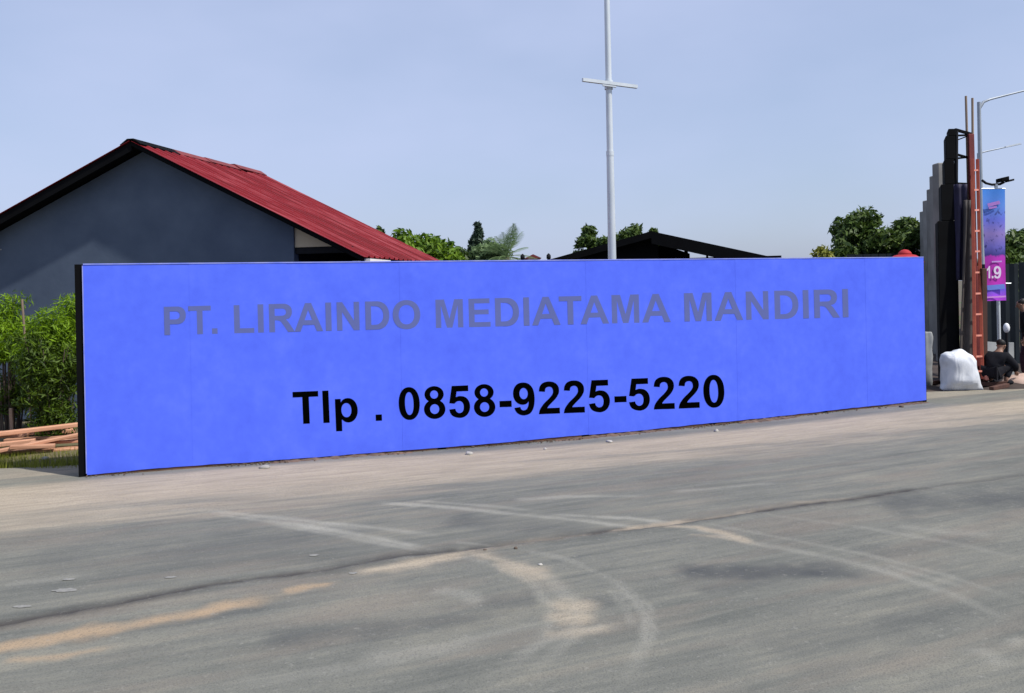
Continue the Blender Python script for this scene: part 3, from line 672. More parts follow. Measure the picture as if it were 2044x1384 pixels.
# ------------------------------------------------------------------ the red roofed house
def build_house():
    a = R(11.0)
    RD = Vector((math.sin(a), math.cos(a), 0)); GD = Vector((math.cos(a), -math.sin(a), 0)); UP = Vector((0, 0, 1))
    Y0 = 14.4
    ridge = at(262, 281, Y0)                                   # front end of the ridge
    rt = at(712, 509, Y0 - 1.0)                                 # front right eave corner
    half = (rt - ridge).dot(GD); rise = ridge.z - rt.z; slope = rise / half
    depth = 4.45; over = 0.34
    root = empty('red_roofed_house', Vector((ridge.x, ridge.y, 0)) + RD * 2.5, 'slate blue gabled house with a red metal roof behind the hoarding', 'house')
    def H(g, z, d=0.0): return Vector((ridge.x, ridge.y, 0)) + GD * g + RD * d + UP * z
    zr = ridge.z
    def zroof(g): return zr - abs(g) * slope * (0.885 if g < 0 else 1.0)
    gw = (at(567, 520, Y0 - 0.55) - ridge).dot(GD)              # right corner of the closed part
    T = 0.13
    MB().prism([H(-half + .25, -.1, over), H(gw, -.1, over), H(gw, zroof(gw) - T, over), H(0, zr - T, over), H(-half + .25, zroof(-half + .25) - T, over)], RD * 0.18).build('gable_wall', 'slate', root)
    MB().prism([H(gw, -.1, over + .18), H(gw, zroof(gw) - T, over + .18), H(gw, zroof(gw) - T, depth - .3), H(gw, -.1, depth - .3)], -GD * 0.15).build('side_wall', 'charcoal', root)  # porch shade put into the dark wall colour
    MB().prism([H(-half + .25, -.1, depth - .5), H(half - .35, -.1, depth - .5), H(half - .35, zroof(half - .35) - T, depth - .5), H(0, zr - T, depth - .5), H(-half + .25, zroof(-half + .25) - T, depth - .5)], RD * 0.15).build('rear_wall', 'charcoal', root)  # dark colour stands for shade at the back of the porch
    # cream gable panel above the open porch
    zc = at(600, 491, Y0 - .6).z
    ge = (zr - T - zc) / slope
    MB().prism([H(gw + .003, zc, over + .04), H(ge, zc, over + .04), H(gw + .003, zroof(gw) - T - .01, over + .04)], RD * 0.08).build('porch_gable', 'cream', root)
    MB().beam(H(gw, zc - .06, over + .1), H(half - .3, zc - .06, over + .1), .1, .1).build('porch_beam', 'charcoal', root)
    MB().prism([H(gw + .02, zc + .02, over + .2), H(half - .4, zc - .12, over + .2), H(half - .4, zc - .12, depth - .5), H(gw + .02, zc + .02, depth - .5)], UP * .03).build('porch_ceiling', 'charcoal', root)  # ceiling coloured dark to give the porch its shade
    # white wall under the right eave, seen beyond the roof edge
    zw = zroof(half) - .05
    MB().prism([H(half - .30, -.1, .35), H(half - .16, -.1, .35), H(half - .16, zw - 0.02, .35), H(half - .30, zw - 0.02, .35)], RD * 1.55).build('porch_wall', 'white_wall', root)
    MB().prism([H(half - .30, -.1, 1.93), H(half - .16, -.1, 1.93), H(half - .16, zw - .02, 1.93), H(half - .30, zw - .02, 1.93)], RD * 2.9).build('porch_wall', 'white_wall', root)
    # white gutter slab along the eave
    MB().prism([H(half - .02, zw - .10, .10), H(half + .10, zw - .10, .10), H(half + .10, zw + .0, .10), H(half - .02, zw + .0, .10)], RD * 1.0).build('gutter', 'white_wall', root)
    # pale smear high on the wall
    MB().box(H(-half + 0.95, at(22, 492, Y0).z, over - .004), .5, .008, .022, GD, RD).build('wall_ledge', 'palegrey', root)
    # decking under the sheets: dark soffit
    for sgn in (-1, 1):
        g1 = sgn * half
        MB().prism([H(0, zr - .04, 0.03), H(g1, zroof(g1) - .04, 0.03), H(g1, zroof(g1) - .10, 0.03), H(0, zr - .10, 0.03)], RD * (depth - .06)).build('soffit', 'black', root)
        bw = .17 if sgn < 0 else .085
        MB().prism([H(0, zr - .015, 0.0), H(g1, zroof(g1) - .015, 0.0), H(g1, zroof(g1) - bw, 0.0), H(0, zr - bw, 0.0)], RD * 0.028).build('barge_board', 'black', root)
    # ribbed sheets
    nsheet = 6; w = depth / nsheet
    for sgn in (1, -1):
        for k in range(nsheet):
            mb = MB(); prof = []
            nr = 3; d0 = k * w - 0.03; d1 = (k + 1) * w + 0.01
            for i in range(nr):
                s0 = d0 + (d1 - d0) * i / nr; q = (d1 - d0) / nr
                prof += [(s0, 0), (s0 + q * .62, 0), (s0 + q * .70, .028), (s0 + q * .92, .028)]
            prof.append((d1, 0))
            lift = 0.004 * (k % 2) + (0.03 if (sgn == 1 and k >= nsheet - 1) else 0)
            e = half + 0.05 + 0.01 * rnd.random()
            nrm = Vector((0, 0, 1))
            for d, h in prof:
                mb.v.append(tuple(H(sgn * 0.02, zroof(sgn * 0.02) + h + lift, d))); mb.v.append(tuple(H(sgn * e, zroof(sgn * e) + h + lift, d)))
            n = len(prof)
            for i in range(n - 1): mb.f.append((2 * i, 2 * i + 1, 2 * i + 3, 2 * i + 2))
            me = bpy.data.meshes.new('roof_sheet'); me.from_pydata(mb.v, [], mb.f); me.update()
            o = link('roof_sheet', me, 'roof', root)
            md = o.modifiers.new('thick', 'SOLIDIFY'); md.thickness = 0.006; md.offset = -1
    # ridge capping in lengths, slightly uneven; the front one is black
    for k in range(4):
        d0, d1 = -0.03 + k * depth / 4, (k + 1) * depth / 4 + .02
        dz = (0.0, 0.0, 0.012, 0.04)[k]
        poly = [H(-.20, zroof(.20) + .035 + dz, d0), H(-.06, zroof(.06) + .06 + dz, d0), H(.06, zroof(.06) + .06 + dz, d0), H(.20, zroof(.20) + .035 + dz, d0),
                H(.19, zroof(.20) + .02 + dz, d0), H(0, zr + .03 + dz, d0), H(-.19, zroof(.20) + .02 + dz, d0)]
        MB().prism(poly, RD * (d1 - d0 - .004 * k)).build('ridge_cap', 'maroon' if k else 'black', root)
    return root
build_house()

# ------------------------------------------------------------------ open dark shed in the middle distance
def build_shed():
    a = R(13.0); RD = Vector((math.sin(a), math.cos(a), 0)); GD = Vector((math.cos(a), -math.sin(a), 0)); UP = Vector((0, 0, 1))
    Y0 = 30.0; apex = at(1300, 463, Y0); lf = at(1085, 523, Y0 + .9); rt = at(1572, 521, Y0 - 1.1)
    root = empty('open_shed', Vector((apex.x, apex.y, 0)) + RD * 4, 'black open sided shed roof rising behind the hoarding right of the tall pole', 'shed')
    def H(g, z, d=0): return Vector((apex.x, apex.y, 0)) + GD * g + RD * d + UP * z
    gl, gr = (lf - apex).dot(GD), (rt - apex).dot(GD); D = 8.0
    zl, zr_ = lf.z, rt.z
    for g, z in ((gl, zl), (gr, zr_)):
        MB().prism([H(0, apex.z), H(g, z), H(g, z - .06), H(0, apex.z - .06)], RD * D).build('roof_slope', 'black', root)
        MB().prism([H(0, apex.z + .02, -.05), H(g, z + .02, -.05), H(g, z - (.22 if g < 0 else .42), -.05), H(0, apex.z - (.22 if g < 0 else .42), -.05)], RD * .045).build('barge_board', 'black', root)
    # dark sheeting closes the left half at the back
    MB().prism([H(gl, 0, D - .1), H(1.15, 0, D - .1), H(1.15, apex.z - .52, D - .1), H(0, apex.z - .08, D - .1), H(gl, zl - .06, D - .1)], RD * .04).build('rear_sheeting', 'black', root)
    MB().prism([H(gl, 0, .5), H(0.2, 0, .5), H(0.2, apex.z - .2, .5), H(0, apex.z - .08, .5), H(gl, zl - .06, .5)], RD * .04).build('front_sheeting', 'black', root)
    for d in (2.4, 5.0):
        zt = at(1400, 519, Y0).z + .1
        MB().beam(H(0.2, zt, d), H(gr, zt, d), .08, .08).build('tie_beam', 'black', root)
        for g in (1.1, 1.9, 2.7):
            MB().beam(H(g, zt, d), H(g, apex.z + (zr_ - apex.z) * g / gr - .06, d), .07, .07).build('strut', 'black', root)
    for g, z in ((gl + .2, zl), (gr - .2, zr_), (gr * .5, (apex.z + zr_) / 2)):
        for d in (.3, D - .3):
            MB().beam(H(g, -.1, d), H(g, z - .08, d), .12, .12).build('post', 'black', root)
build_shed()

# ------------------------------------------------------------------ tall pale pole behind the hoarding
def build_pole():
    Yp = 17.0; q = at(1222, 519, Yp); base = Vector((q.x, Yp, 0))
    root = empty('tall_pole', base, 'tall pale galvanised pole with a crossarm rising behind the hoarding', 'pole')
    r0 = 8.6 * Yp / FPX; r1 = 5.4 * Yp / FPX; Ht = 10.5
    def rad(z): return r0 * 1.08 + (r1 - r0) * z / 7.6
    MB().tube([base + Vector((0, 0, z)) for z in (-.1, 2, 4.7, 4.72)], [rad(0), rad(2), rad(4.7), rad(4.72)], 16).build('lower_shaft', 'galv', root, True)
    MB().tube([base + Vector((0, 0, z)) for z in (4.70, 7, Ht)], [rad(4.7) * .9, rad(7) * .95, rad(Ht) * .95], 16).build('upper_shaft', 'galv', root, True)
    MB().tube([base + Vector((0, 0, z)) for z in (4.66, 4.76)], rad(4.7) * 1.07, 16).build('joint_collar', 'galv', root)
    zc = at(1216, 170, Yp).z
    A = at(1162, 162, Yp - .22); Bp = at(1270, 176, Yp + .22)
    A.z = at(1162, 162, Yp - .22).z; d = (Bp - A).normalized()
    mid = base + Vector((0, -.11, zc + .0))
    MB().beam(A + Vector((0, -.1, 0)), Bp + Vector((0, -.1, 0)), .065, .065).build('crossarm', 'galv', root)
    MB().tube([mid + Vector((0, .11, -.09)), mid + Vector((0, .11, .09))], rad(zc) * 1.25, 14).build('clamp', 'galv', root)
    MB().box(mid + Vector((0, -.0, -.045)), .30, .05, .03, d, None).build('clamp_plate', 'galv', root)
    MB().box(base + Vector((0, 0, 0.0)), .4, .4, .04).build('base_plate', 'galv', root)
build_pole()

# ------------------------------------------------------------------ trees
def leaves_mesh(centres, n, size, spread, rng, elong=1.7, flat=0.0, down=0.0):
    """n leaf faces spread through clumps; centres: (x,y,z,radius)"""
    C = np.array([c[:4] for c in centres]); w = C[:, 3] ** 2; w /= w.sum()
    ci = rng.choice(len(C), n, p=w)
    dirn = rng.normal(size=(n, 3)); dirn /= np.linalg.norm(dirn, axis=1)[:, None]
    rad = rng.random(n) ** 0.45 * spread
    P = C[ci, :3] + dirn * (rad * C[ci, 3])[:, None] * np.array([1, 1, 0.82])
    nrm = dirn * 0.7 + rng.normal(size=(n, 3)) * 0.7 + np.array([0, 0, 0.5]); nrm /= np.linalg.norm(nrm, axis=1)[:, None]
    t = rng.normal(size=(n, 3)); t[:, 2] -= down; t -= (t * nrm).sum(1)[:, None] * nrm; t /= np.linalg.norm(t, axis=1)[:, None]
    b = np.cross(nrm, t); s = size * (0.6 + 0.8 * rng.random(n))[:, None]
    L, W = s * elong * 0.5, s * 0.5
    tip = P + t * L; tail = P - t * L; mid1 = P + b * W * 0.6 + nrm * W * .15; mid2 = P - b * W * 0.6 + nrm * W * .15
    V = np.stack([tail, mid1, tip, mid2], 1).reshape(-1, 3)
    F = np.arange(4 * n).reshape(-1, 4)
    me = bpy.data.meshes.new('leaves')
    me.vertices.add(len(V)); me.vertices.foreach_set('co', V.ravel().astype(np.float32))
    me.loops.add(F.size); me.loops.foreach_set('vertex_index', F.ravel().astype(np.int32))
    me.polygons.add(len(F)); me.polygons.foreach_set('loop_start', np.arange(0, F.size, 4, dtype=np.int32)); me.update()
    return me
def tree(px, top, wpx, Y, label, mat, name='tree', seed=1, n=7000, crown_h=0.7, lsize=0.17, lean=0.0, clumps=26, group=None, shape='round'):
    r = random.Random(seed); rng = np.random.RandomState(seed)
    tp = at(px, top, Y); base = Vector((tp.x, Y, -.05)); H = tp.z; W = wpx * Y / FPX / 2
    root = empty(name, base, label, 'tree', group)
    z0 = H * (1 - crown_h); mb = MB(); cs = []
    cr = H * crown_h / 2; cz = z0 + cr
    mb.tube([base, base + Vector((.05, 0, H * .25)), base + Vector((-.04 + lean, .05, z0)), base + Vector((lean, 0, cz + cr * .4))],
            [W * .10 + .05, W * .075 + .04, W * .06 + .03, .02], 8)
    for k in range(clumps):
        while True:
            x, y, z = r.uniform(-1, 1), r.uniform(-1, 1), r.uniform(-.7, 1)
            d = math.sqrt(x * x + y * y + z * z)
            if 0.5 < d < 1: break
        if shape == 'cone': sc_ = 0.2 + 0.85 * (1 - (z + 1) / 2)
        else: sc_ = 1.0
        c = Vector((base.x + lean + x * W * .82 * sc_, Y + y * W * .82 * sc_, cz + z * cr * .88))
        cs.append((c.x, c.y, c.z, (W * .34 + .12) * r.uniform(.65, 1.2) * (0.42 if shape == 'cone' else 1)))
        if k % 3 == 0:
            s = base + Vector((lean * .6, 0, z0 + (c.z - z0) * .35))
            mb.tube([s, (s + c) / 2 + Vector((0, 0, .05)), c], [W * .035 + .02, W * .022 + .012, .008], 6)
    cs.append((base.x + lean, Y, H - (W * .22 + .1), W * .22 + .1) if shape != 'cone' else (base.x, Y, H - .25, .16))
    mb.build('trunk', 'bark', root, True)
    link('crown', leaves_mesh(cs, n, lsize, 1.05, rng), mat, root)
    return root
BEY = 'trees beyond the hoarding'
tree(802, 453, 150, 33, 'bright green leafy tree just right of the red roof', 'leaf_bright', 'broadleaf_tree', 3, 9000, group=BEY)
tree(872, 470, 112, 34, 'lower bright green tree right of the one beside the red roof', 'leaf_bright', 'broadleaf_tree', 5, 7000, group=BEY)
tree(908, 490, 76, 37, 'small dull green shrub left of the dark pointed tree', 'leaf_dark', 'broadleaf_tree', 6, 3500, group=BEY)
tree(757, 452, 22, 36, 'dark twig top of a tree showing above the red roof edge', 'leaf_dark', 'broadleaf_tree', 8, 900, .25, .14, group=BEY)
tree(953, 438, 74, 42, 'dark pointed feathery tree behind the pale fronds', 'leaf_pine', 'casuarina_tree', 9, 5200, .62, .16, 0, 70, BEY, 'cone')
tree(1174, 450, 58, 47, 'small olive green tree left of the tall pole', 'leaf_dark', 'broadleaf_tree', 12, 3000, .55, .2, group=BEY)
tree(1215, 472, 60, 46, 'low olive tree directly behind the tall pole', 'leaf_dark', 'broadleaf_tree', 13, 2500, .5, .2, group=BEY)
tree(1268, 444, 92, 46, 'bushy green tree above the left slope of the black shed', 'leaf_dark', 'broadleaf_tree', 14, 6000, .6, .2, group=BEY)
tree(1305, 456, 26, 47, 'small dark treetop at the apex of the black shed', 'leaf_dark', 'broadleaf_tree', 15, 1500, .4, .18, group=BEY)
tree(1724, 425, 132, 38, 'tall dark green tree behind the right part of the hoarding', 'leaf_dark', 'broadleaf_tree', 17, 11000, .72, .19, 0, 34, group=BEY)
tree(1802, 438, 110, 40, 'dark green tree next to the grey concrete wall', 'leaf_dark', 'broadleaf_tree', 19, 8000, .7, .19, group=BEY)
tree(1676, 472, 66, 36, 'low dark tree left of the tall dark green one', 'leaf_dark', 'broadleaf_tree', 20, 3500, .6, .18, group=BEY)
tree(1641, 487, 34, 32, 'little yellow green sapling showing over the hoarding', 'leaf_yellow', 'sapling', 21, 700, .45, .16, group=BEY)
tree(2046, 452, 170, 36, 'dark tree behind the banner at the right edge', 'leaf_dark', 'broadleaf_tree', 23, 9000, .85, .19, group=BEY)
tree(1996, 490, 90, 34, 'low dark tree behind the lower half of the banner', 'leaf_dark', 'broadleaf_tree', 25, 5000, .8, .18, group=BEY)

def palm(px, top, Y, label, nf=22, L=1.9, seed=4):
    r = random.Random(seed); tp = at(px, top, Y); base = Vector((tp.x, Y, -.05))
    crown = Vector((tp.x, Y, tp.z - L * .62)); root = empty('fan_palm', base, label, 'palm')
    MB().tube([base, (base + crown) / 2 + Vector((.1, 0, 0)), crown], [.17, .14, .13], 9).build('trunk', 'bark', root, True)
    for k in range(nf):
        az = 2 * math.pi * k / nf + r.uniform(-.15, .15); el = r.uniform(-.1, 1.35)
        d = Vector((math.cos(az) * math.cos(el), math.sin(az) * math.cos(el), math.sin(el)))
        l = L * r.uniform(.75, 1.05); pts = []; mb = MB()
        for i in range(8):
            t = i / 7; pts.append(crown + d * l * t + Vector((0, 0, -.42 * l * t * t * math.cos(el))))
        mb.tube(pts, [.018 - .0018 * i for i in range(8)], 5)
        side = d.cross(Vector((0, 0, 1))).normalized() if abs(d.z) < .99 else Vector((1, 0, 0))
        for i in range(16):
            t = .25 + .75 * i / 16; j = min(int(t * 7), 6); p = pts[j].lerp(pts[j + 1], t * 7 - j)
            ax = (pts[j + 1] - pts[j]).normalized()
            for s in (-1, 1):
                q = (ax * .7 + side * s * .75 + Vector((0, 0, -.25))).normalized() * l * .32 * math.sin(math.pi * min(t + .1, .97)) ** .6
                wv = ax * .011
                mb.add([p - wv, p + wv, p + q * .6 + wv, p + q, p + q * .6 - wv], [(0, 1, 2, 3, 4)])
        mb.build('frond', 'leaf_pale', root)
palm(1010, 464, 36, 'pale green palm with spiky fronds in the middle of the hoarding top', 30, 1.7)
tree(978, 472, 90, 37, 'rounded pale green shrub beside the palm', 'leaf_pale', 'shrub', 31, 5000, .8, .15)

# bamboo like bushes between the house and the hoarding
def bush(px, top, bot, wpx, Y, label, seed, n, lsize=.075, mat='leaf_bamboo', t0=.22):
    rng = np.random.RandomState(seed); r = random.Random(seed)
    tp = at(px, top, Y); b = gnd(px, bot) if bot > 700 else Vector((0, Y, 0))
    base = Vector((tp.x, Y, -.05)); H = tp.z; W = wpx * Y / FPX / 2
    root = empty('leafy_bush', base, label, 'bush', 'bushes left of the hoarding'); mb = MB(); cs = []
    for k in range(16):
        x = r.uniform(-1, 1); y = r.uniform(-.5, .5); hh = H * r.uniform(.72, 1.0)
        p0 = base + Vector((x * W * .35, y * .3, 0)); p2 = base + Vector((x * W * .9, y * .8, hh)); p1 = (p0 + p2) / 2 + Vector((-x * W * .12, 0, hh * .12))
        mb.tube([p0, p1, p2], [.016, .012, .005], 5)
        for i in range(7):
            t = t0 + (1 - t0) * i / 6; q = p0.lerp(p1, t * 2) if t < .5 else p1.lerp(p2, t * 2 - 1)
            cs.append((q.x + r.uniform(-.12, .12), q.y + r.uniform(-.15, .15), q.z - r.uniform(0, .12), r.uniform(.12, .26)))
    mb.build('stems', 'bark', root); link('foliage', leaves_mesh(cs, n, lsize, 1.0, rng, 3.2, down=.9), mat, root)
bush(108, 602, 850, 110, 12.7, 'tall bright green bamboo like bush beside the left end of the hoarding', 41, 22000, .030, t0=.56)
bush(8, 583, 850, 90, 13.1, 'smaller bright green bush at the left edge against the house wall', 42, 9000, .030, t0=.74)
bush(108, 660, 850, 82, 12.3, 'added lower half of the bamboo bush with its shade in the dark leaf colour', 44, 12500, .032, 'leaf_shade_tone', t0=.05)  # added bush, darkened leaves stand for shade low in the bamboo
bush(22, 735, 850, 80, 13.3, 'low sparse bush at the foot of the house wall', 43, 2600, .034, 'leaf_shade_tone', t0=.5)

# ------------------------------------------------------------------ stacked timber at the left
def build_timber():
    specs = (((-160, 885, 11.2), (165, 847, 12.1), 'uppermost long pale plank of the timber stack'),
             ((-120, 925, 10.6), (165, 866, 11.5), 'long pale plank slanting across the front of the timber stack'),
             ((-60, 868, 11.9), (150, 860, 12.3), 'plank behind the uppermost one of the timber stack'),
             ((20, 893, 11.0), (110, 890, 11.2), 'short plank with its sawn end showing in the timber stack'),
             ((60, 885, 11.3), (190, 878, 11.6), 'reddish plank under the slanting one near the hoarding'),
             ((-40, 906, 11.0), (165, 893, 11.5), 'low plank near the bottom of the timber stack'),
             ((70, 902, 11.2), (200, 893, 11.5), 'bottom plank of the stack running behind the hoarding edge'),
             ((-90, 898, 11.4), (70, 880, 11.7), 'plank lying low at the left of the timber stack'),
             ((10, 880, 11.9), (165, 871, 12.0), 'dark weathered plank in the middle of the timber stack'),
             ((-100, 875, 12.0), (60, 868, 12.1), 'short weathered plank at the upper left of the timber stack'))
    for k, (a, b, lab) in enumerate(specs):
        A, B = at(*a), at(*b)
        L = (B - A).length; d = (B - A).normalized()
        sd_ = d.cross(Vector((0, 0, 1))).normalized(); up = sd_.cross(d)
        w, h = rnd.uniform(.09, .15), rnd.uniform(.035, .06)
        me = MB().box((0, 0, 0), L, w, h).mesh()
        bm = bmesh.new(); bm.from_mesh(me); bmesh.ops.bevel(bm, geom=bm.edges[:], offset=.006, segments=1, affect='EDGES'); bm.to_mesh(me); bm.free()
        o = link('timber_plank', me, 'wood')
        o.matrix_world = Matrix.Translation((A + B) / 2) @ Matrix((d, -sd_, up)).transposed().to_4x4()
        tag(o, lab, 'plank', 'planks of the timber stack')
    for k, (x, y, Y, lab) in enumerate(((30, 893, 11.5, 'left bearer under the timber stack'), (135, 900, 11.6, 'right bearer under the timber stack'))):
        q = at(x, y, Y); o = MB().box(Vector((q.x, Y, q.z / 2 - .03)), .1, .9, max(q.z, .1)).build('timber_bearer', 'brown_wood', bevel=.006)
        tag(o, lab, 'timber')
    q = at(22, 815, 12.2); b = Vector((q.x + .02, 12.2, -.1))
    tag(MB().beam(b, q, .05, .04, (1, 0, 0)).build('wooden_stake', 'wood_pale', bevel=.005), 'wooden stake standing behind the timber stack', 'stake')
    q = at(44, 598, 12.3); b = Vector((q.x + .12, 12.3, -.1))
    tag(MB().tube([b, q], .016, 7).build('bamboo_cane', 'wood_pale', smooth=True), 'thin cane rising through the top of the green bush', 'cane')
build_timber()

def build_grass():
    rng = np.random.RandomState(5); mb_v = []; mb_f = []; n = 5200
    for k in range(n):
        px = rng.uniform(-260, 175); py = rng.uniform(898, 934)
        if rng.rand() < .35 + .3 * math.sin(px * .05): py = rng.uniform(905, 930)
        g = gnd(px, py); a = rng.uniform(0, 6.28); h = rng.uniform(.03, .11); w = .006
        dx, dy = math.cos(a), math.sin(a); z = -.07; l = rng.uniform(0, .06); o = len(mb_v)
        mb_v += [(g.x - dx * w, g.y - dy * w, z), (g.x + dx * w, g.y + dy * w, z), (g.x + dy * l, g.y - dx * l, z + h + .07)]
        mb_f.append((o, o + 1, o + 2))
    me = bpy.data.meshes.new('grass'); me.from_pydata(mb_v, [], mb_f); me.update()
    tag(link('grass', me, 'grass'), 'short yellowish grass growing along the road edge by the timber', 'grass', kind='stuff')
    # earth bank under grass and timber
    mb = MB(); N = 24
    xs = np.linspace(-14, BL.x + .3, N); ys = np.linspace(0, 1, 10)
    for j, t in enumerate(ys):
        for x in xs:
            y0 = float(interp_line(EDGE, x, (-60, 11.0), (80, 20))) - .05
            y = y0 + t * 3.6; z = -.02 + .05 * min(1, t * 6) * (0.7 + .6 * math.sin(x * 3.1 + t * 7) * .5) - (.12 if j == 0 else 0)
            mb.v.append((x, y, z))
    for j in range(9):
        for i in range(N - 1):
            q = j * N + i; mb.f.append((q, q + 1, q + N + 1, q + N))
    m = plain('earth_bank', (0.16, 0.125, 0.075), (0.07, 0.075, 0.03), 1.6, .95, bmp=.6)
    tag(mb.build('earth_verge', m, smooth=True), kind='structure')
build_grass()

# ------------------------------------------------------------------ right side: verge, wall, tower, ladder, lamps, banner, sacks, people
def build_right_verge():
    mb = MB(); N = 60; Mr = 26
    xs = np.linspace(BR.x - .8, 26, N)
    for j in range(Mr):
        for x in xs:
            y0 = float(interp_line(EDGE, x, (-60, 11.0), (80, EDGE[-1].y + (80 - EDGE[-1].x) * .16))) + .0
            y = y0 + 9 * (j / (Mr - 1)) ** 1.4
            z = -.02 + .07 * math.sin(x * 2.3 + j) * math.sin(x * 5.1 + j * 2.2) * min(1, j / 3) + .05 * min(1, j / 4)
            if j == 0: z = -.10
            mb.v.append((x, y, z))
    for j in range(Mr - 1):
        for i in range(N - 1):
            q = j * N + i; mb.f.append((q, q + 1, q + N + 1, q + N))
    m = plain('dark_churned_soil', (0.06, 0.042, 0.034), (0.024, 0.018, 0.016), 2.5, .95, bmp=.8)
    tag(mb.build('soil_verge', m, smooth=True), kind='structure')
build_right_verge()

def build_wall():
    steps = ((1872, 325), (1865, 350), (1858, 377), (1849, 400), (1842, 422), (1836, 445), (1831, 468), (1828, 490))
    Hw = 4.95; pts = []
    for x, y in steps:
        d = ray(x, y); Y = (Hw - EYE) / d.z; pts.append(Vector((d.x * Y, Y, 0)))
    root = empty('concrete_wall', pts[0], 'tall grey concrete wall with stepped piers receding behind the black tower', 'wall')
    for k, p in enumerate(pts):
        w = .42; c = p + Vector((w / 2, .15, Hw / 2 - .1))
        MB().box(c, w, .3, Hw + .2).build('pier', 'concrete', root, bevel=.02)
        if k:
            a, b = pts[k - 1] + Vector((.22, .32, 0)), p + Vector((.22, -.02, 0))
            MB().beam(a + Vector((0, 0, Hw * .49)), b + Vector((0, 0, Hw * .49)), .16, Hw * .98).build('infill_panel', 'concrete', root)
build_wall()

YT = 16.6
def build_tower():
    root = empty('black_tower', gnd(1890, 770), 'tall black stepped sign tower seen edge on behind the white sack', 'tower')
    lv = ((1893, 1908, 257, 271, 0.5), (1888, 1907, 271, 318, .6), (1885.5, 1905, 318, 368, .7), (1879, 1904, 368, 441, .8), (1875, 1914, 441, 775, .9))
    dirv = Vector((.40, .92, 0))
    for x0, x1, y0, y1, dep in lv:
        a, b = at(x0, (y0 + y1) / 2, YT), at(x1, (y0 + y1) / 2, YT)
        z0, z1 = at((x0 + x1) / 2, y1, YT).z, at((x0 + x1) / 2, y0, YT).z
        z0 = max(z0, -.05); c = (a + b) / 2
        wv = Vector((b.x - a.x, 0, 0)) / 2
        bot = [c - wv, c + wv, c + wv + dirv * dep, c - wv + dirv * dep]
        MB().hexa([Vector((p.x, p.y, z0 + .002)) for p in bot] + [Vector((p.x, p.y, z1 - .002)) for p in bot]).build('panel', 'black', root, bevel=.008)
    MB().tube([at(1909, 262, YT + .1), at(1908, 440, YT + .1)], .035, 8).build('upright', 'charcoal', root)
    for (x0, y0, x1, y1, w) in ((1906, 259, 1938, 268, .05), (1907, 271, 1936, 270, .035), (1908, 281, 1934, 271, .02),
                                (1907, 308, 1932, 315, .04), (1907, 317, 1932, 314, .035), (1905, 367, 1930, 368, .05)):
        MB().beam(at(x0, y0, YT + .15), at(x1, y1, YT + .2), w, w).build('stay', 'black', root)
build_tower()

def hanging(name, quad, Y, mat, label, cat, amp=.03, seed=1):
    (xl, xr, yt), (xl2, xr2, yb) = quad; mb = MB(); nx, nz = 14, 20
    for j in range(nz + 1):
        t = j / nz
        for i in range(nx + 1):
            s = i / nx; x = (xl + (xr - xl) * s) * (1 - t) + (xl2 + (xr2 - xl2) * s) * t; y = yt + (yb - yt) * t
            p = at(x, y, Y); p.y += amp * math.sin(s * 11 + seed + t * 1.5) + amp * .6 * math.sin(s * 5 + t * 6 + seed)
            if p.z < 0: p.z = 0.0
            mb.v.append(tuple(p))
    for j in range(nz):
        for i in range(nx):
            q = j * (nx + 1) + i; mb.f.append((q, q + 1, q + nx + 2, q + nx + 1))
    o = mb.build(name, mat, smooth=True); md = o.modifiers.new('thick', 'SOLIDIFY'); md.thickness = .01
    return tag(o, label, cat)
hanging('navy_tarpaulin', ((1905, 1929, 368), (1910, 1932, 560)), YT - .02, 'navy', 'navy tarpaulin hanging beside the black tower', 'tarpaulin')
hanging('brown_tarpaulin', ((1924, 1940, 400), (1913, 1946, 765)), YT - .10, 'browntarp', 'brownish tarpaulin hanging between the tower and the ladder', 'tarpaulin', .035, 3)

